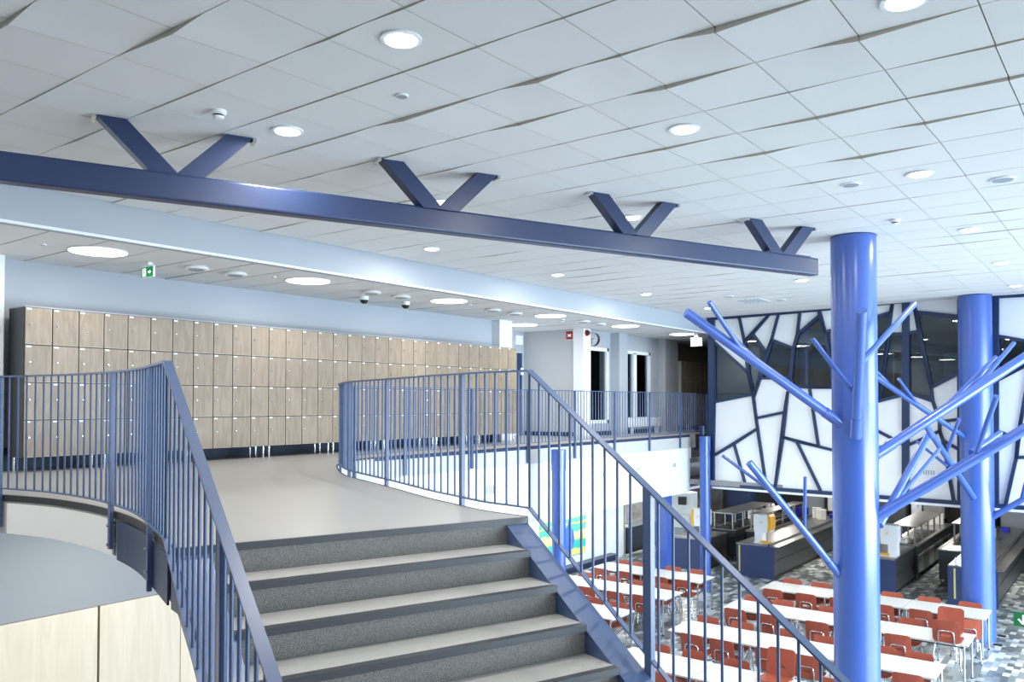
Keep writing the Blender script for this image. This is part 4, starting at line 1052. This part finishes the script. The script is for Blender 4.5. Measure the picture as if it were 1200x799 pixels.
# back kitchen equipment
eq = [(28.6, 6.0, 7.2, 0, 2.1, M_steeldark, 'tall dark fridge behind the middle buffet', 'fridge'), (28.8, 4.9, 5.5, .9, 1.9, M_steel, 'steel coffee urn cabinet at the kitchen back wall, left one', 'cabinet'),
      (29.0, 5.6, 5.9, .0, 2.0, M_lockergrey, 'pale grey tall cabinet at the kitchen back wall', 'cabinet'), (28.3, 3.7, 4.3, 0, 1.55, M_steeldark, 'dark dishwasher cabinet left of the second column', 'cabinet'),
      (28.7, 1.9, 2.5, .9, 2.0, M_steel, 'steel cabinet with sheen at the end of the long tray counter', 'cabinet'), (28.9, 2.6, 3.4, .7, 1.85, M_lockergrey, 'light grey cabinet beyond the second column', 'cabinet'),
      (28.9, 8.6, 9.3, 0, 2.2, M_lockergrey, 'pale grey cabinet behind the wall-side buffet', 'fridge'), (28.6, 7.4, 8.4, .9, 1.9, M_white, 'white machine behind the plate stacks left of the nearest column', 'machine')]
for i, (x, ya, yb, za, zb, m, lab, cat) in enumerate(eq):
    t = thing('kitchen_' + cat, lab, cat, (x, ya, ZT))
    mb = MB(); mb.box((x, ya, ZT + (za if za else .1)), (x + .65, yb, ZT + zb)); mb.build('body', m, t)
    mb = MB(); mb.box((x - .02, ya + .03, ZT + (za if za else .15) + .03), (x, yb - .03, ZT + zb - .25)); dd = mb.build('door', m, t)
    mb = MB(); mb.bar((x - .04, ya + .1, ZT + zb - .5), (x - .04, ya + .1, ZT + zb - .8), .02, .02, up=(0, 1, 0)); mb.build('handle', M_chrome, dd)
    mb = MB(); mb.box((x + .03, ya + .03, ZT), (x + .6, yb - .03, ZT + (za if za else .1))); mb.build('stand', M_black, t)
for j in range(3):
    mb = MB(); mb.box((29.6, 6.9, ZT + 1.55 + j * .3), (29.95, 8.5, ZT + 1.57 + j * .3))
    tag(mb.build('wall_shelf', M_steel), ['lowest', 'middle', 'topmost'][j] + ' steel wall shelf at the kitchen back, left of the nearest column', 'shelf', 'kitchen wall shelves')
# dark panel column by the concrete wall, white appliance at left
tag(MB().box((26.8, 10.4, ZT), (27.3, 11.2, -1.42)).build('dark_pillar', M_navyframe), 'dark square pillar under the exit sign beside the concrete wall', 'column')
cm = thing('coffee_machine', 'white coffee machine with black dispensing head beside the slim pipe column', 'machine', (22.3, 10.3, ZT + .9))
mb = MB(); mb.box((22.2, 10.42, ZT + .9), (22.75, 11.1, ZT + 1.25)); mb.build('base', M_white, cm)
mb = MB(); mb.box((22.4, 10.42, ZT + 1.25), (22.75, 11.1, ZT + 1.9)); mb.build('tower', M_white, cm)
mb = MB(); mb.box((22.25, 10.6, ZT + 1.55), (22.4, 10.8, ZT + 1.78)); mb.build('head', M_black, cm)
tag(MB().box((21.9, 10.42, ZT), (23.6, 11.15, ZT + .9)).build('side_counter', M_lockergrey), 'grey cabinet carrying the white coffee machine', 'cabinet')
bench = thing('wall_bench', 'long low navy cabinet along the concrete wall under the balcony', 'cabinet', (21.85, 12.2, ZT))
mb = MB(); mb.box((21.85, 12.25, ZT + .12), (25.6, 12.68, ZT + .78)); mb.build('body', mat('slate_panel', (.035, .05, .07), .5), bench)
mb = MB(); mb.box((21.84, 12.23, ZT + .78), (25.6, 12.69, ZT + .80)); mb.build('top', M_grille, bench)
mb = MB(); mb.box((21.87, 12.3, ZT), (25.6, 12.68, ZT + .12)); mb.build('plinth', M_black, bench)
tag(MB().tube([(21.98, 12.42, ZT + .80), (21.98, 12.42, ZT + .86)], .09, 16).build('white_dish', M_china), 'small white dish on the navy cabinet by the concrete wall', 'dish')
# low navy seat along white wall
sb = thing('low_bench', 'low navy bench along the white wall below the mural', 'bench', (15, 11.9, ZT))
mb = MB(); mb.box((14.0, 12.02, ZT + .14), (20.9, 12.29, ZT + .18)); mb.build('seat', M_shadedblue, sb)
mb = MB(); mb.box((14.05, 12.08, ZT), (20.85, 12.25, ZT + .14)); mb.build('base', M_shadedblue, sb)
# mural painting
def mural_mat():
    m = bpy.data.materials.new('mural_paint'); m.use_nodes = True; nt = m.node_tree; b = nt.nodes['Principled BSDF']; b.inputs['Roughness'].default_value = .6
    tc = nt.nodes.new('ShaderNodeTexCoord'); sp = nt.nodes.new('ShaderNodeSeparateXYZ'); nt.links.new(tc.outputs['Object'], sp.inputs[0])
    nz = nt.nodes.new('ShaderNodeTexNoise'); nz.inputs['Scale'].default_value = 5; nz.inputs['Detail'].default_value = 5; nt.links.new(tc.outputs['Object'], nz.inputs['Vector'])
    ma = nt.nodes.new('ShaderNodeMath'); ma.operation = 'MULTIPLY_ADD'; ma.inputs[1].default_value = .16; nt.links.new(nz.outputs['Fac'], ma.inputs[0])
    mr = nt.nodes.new('ShaderNodeMapRange'); mr.inputs['From Min'].default_value = -.53; mr.inputs['From Max'].default_value = .53; nt.links.new(sp.outputs['Z'], mr.inputs['Value'])
    sb_ = nt.nodes.new('ShaderNodeMath'); sb_.operation = 'SUBTRACT'; sb_.inputs[1].default_value = .08; nt.links.new(mr.outputs[0], sb_.inputs[0]); nt.links.new(sb_.outputs[0], ma.inputs[2])
    cr = nt.nodes.new('ShaderNodeValToRGB'); cr.color_ramp.interpolation = 'CONSTANT'; e = cr.color_ramp.elements
    e[0].position = 0; e[0].color = (.75, .72, .22, 1); e[1].position = .16; e[1].color = (.05, .50, .42, 1)
    for p, c in ((.36, (.72, .62, .12)), (.41, (.70, .76, .34)), (.60, (.10, .58, .40)), (.78, (.78, .66, .14)), (.83, (.12, .60, .42)), (.95, (.72, .74, .30))):
        q = e.new(p); q.color = (*c, 1)
    nt.links.new(ma.outputs[0], cr.inputs['Fac']); nt.links.new(cr.outputs[0], b.inputs['Base Color'])
    return m
mc = Vector((18.44, 12.29, -2.81))
mu = thing('mural', 'painted board of teal and yellow bands with a blue shape on the white wall', 'painting', mc)
mb = MB(); mb.box((17.35, 12.27, -3.34), (19.53, 12.295, -2.28)); mb.build('board', mural_mat(), mu, loc=(0, 0, 0)) 
o = mu.children[0]
for v in o.data.vertices: v.co -= mc
mb = MB(); pts = [(18.20, -3.33), (18.42, -3.15), (18.52, -2.95), (18.48, -2.72), (18.36, -2.55), (18.30, -2.44), (18.42, -2.32), (18.26, -2.36), (18.18, -2.52), (18.0, -2.70), (17.92, -2.95), (18.0, -3.2)]
mb.prism([(x, 12.262, z) for x, z in [(q_[0] + .42, q_[1]) for q_ in pts]], (0, .007, 0)); mb.build('blue_shape', mat('mural_blue', (.06, .16, .70), .6), mu)
# floor sockets, hanging green sign
for i, (x, y) in enumerate(((1174, 746), (1169.5, 756.5))):
    w = at_z(x, y, ZT); t = thing('floor_socket', ['flat floor socket right of the farthest table, the farther one', 'flat floor socket right of the farthest table, the nearer one'][i], 'socket', (w.x, w.y, ZT), 'floor sockets')
    mb = MB(); mb.box((w.x - .06, w.y - .12, ZT + .001), (w.x + .06, w.y + .12, ZT + .008)); mb.build('plate', M_tabledge, t)
    mb = MB(); mb.box((w.x - .04, w.y - .07, ZT + .008), (w.x + .04, w.y + .07, ZT + .03)); mb.build('lid', M_black, t)
w = at_depth(1204, 727, 12.6)
gs = thing('direction_sign', 'green board with a white downward arrow at the picture edge above the patterned floor', 'sign', (w.x, w.y, ZT))
mb = MB(); mb.box((w.x, w.y - .18, w.z - .105), (w.x + .03, w.y + .18, w.z + .105)); mb.build('board', mat('board_green', (.0, .13, .03), .5), gs)
mb = MB(); X = w.x - .004; yc = w.y + .055
mb.box((X, yc - .011, w.z - .03), (X + .002, yc + .011, w.z + .075))
for s_ in (-1, 1): mb.bar((X + .001, yc, w.z - .065), (X + .001, yc + s_ * .065, w.z + .005), .003, .022)
mb.build('arrow', M_signwhite, gs)
mb = MB(); mb.tube([(w.x + .03, w.y - .12, ZT), (w.x + .03, w.y - .12, w.z + .1)], .018, 12); mb.disc_stack((w.x + .03, w.y - .12, ZT), [(.16, 0), (.16, .012)], 24); mb.build('stand', M_white, gs)

# ------------------------------------------------------------------ unseen kitchen lamps, added to light the counters
for i, (x, y) in enumerate(((23.5, 7.2), (26, 9), (26, 4.2), (23.5, 2), (23.0, 10.9), (28.2, 6))):
    downlight(x, y, ZM + .02 if y < 9.2 else -1.415, .12, 'unseen round kitchen ceiling lamp added to light the counters', 'added kitchen lamps', False)

# ------------------------------------------------------------------ light
def area(name, loc, rot, sx, sy, power, col):
    ld = bpy.data.lights.new(name, 'AREA'); ld.shape = 'RECTANGLE'; ld.size = sx; ld.size_y = sy; ld.energy = power; ld.color = col
    o = bpy.data.objects.new(name, ld); COL.objects.link(o); o.location = loc; o.rotation_euler = rot
    return o
# daylight through the glazed facade
for nm, lc_, sx_, sy_, pw_, cl_ in (('daylight_upper', (16.8, -6.85, 1.1), 13, 2.4, 1180, (.62, .83, 1.0)), ('daylight_lower', (13.0, -6.85, -1.6), 15, 3.0, 2250, (.72, .87, 1.0)),
                             ('daylight_near', (3.6, -6.85, 1.0), 8, 2.4, 170, (.90, .95, 1.0))):
    l = area(nm, lc_, (PI / 2 - .42, 0, 0), sx_, sy_, pw_, cl_); l.data.spread = math.radians(130)
# lamps of the ceiling: soft spread of the many downlights, unseen added ones included
for i, (x, y, p) in enumerate(((3.33, 3.33, 26), (5.74, 2.72, 26), (3.94, 5.15, 20), (8.17, 1.56, 26), (6.3, 5.7, 20), (8.2, 7.58, 20), (11.1, 1.6, 26), (14.1, 4.5, 26), (1.9, .4, 26), (.9, 7.6, 40), (.6, 5.6, 40), (8.15, 4.5, 20), (11.1, 7.5, 20), (14.1, 7.5, 20))):
    l = area('downlight_glow', (x, y, ZC - .03), (0, 0, 0), .18, .18, p * 1.45, (1, .96, .90)); l.data.shape = 'DISK'
for i, (x, y) in enumerate(((4.56, 9.33), (7.46, 9.26), (10.38, 9.22), (13.39, 9.22), (16.22, 9.13), (19.0, 9.1), (14.6, 10.7), (1.6, 9.3))):
    l = area('panel_glow', (x, y, ZL - .03), (0, 0, 0), .55, .55, 17, (1, .96, .9)); l.data.shape = 'DISK'
for i, (x, y) in enumerate(((23.5, 7.2), (26, 9), (26, 4.2), (23.5, 2), (23.0, 10.9), (28.2, 6))):
    l = area('kitchen_glow', (x, y, -1.45), (0, 0, 0), .3, .3, 48, (1, .95, .88)); l.data.shape = 'DISK'  # light of the added kitchen lamps
for x, y in ((11, 11), (15, 11), (19, 11)):
    l = area('under_balcony_glow', (x, y, -1.45), (0, 0, 0), .3, .3, 60, (.9, .96, 1)); l.data.shape = 'DISK'
for x, y in ((1.5, 7.5), (4.5, 8.6)):
    l = area('under_landing_glow', (x, y, -.45), (0, 0, 0), .3, .3, 24, (1, .95, .88)); l.data.shape = 'DISK'

w = bpy.data.worlds.new('world'); sc.world = w; w.use_nodes = True
bg = w.node_tree.nodes['Background']; bg.inputs['Color'].default_value = (.80, .90, 1, 1); bg.inputs['Strength'].default_value = .5

sc.view_settings.view_transform = 'Standard'; sc.view_settings.look = 'None'
sc.view_settings.exposure = 0.08; sc.view_settings.gamma = 1; sc.view_settings.use_curve_mapping = False
sc.cycles.use_denoising = True
sc.cycles.max_bounces = 8; sc.cycles.diffuse_bounces = 5; sc.cycles.sample_clamp_indirect = 6
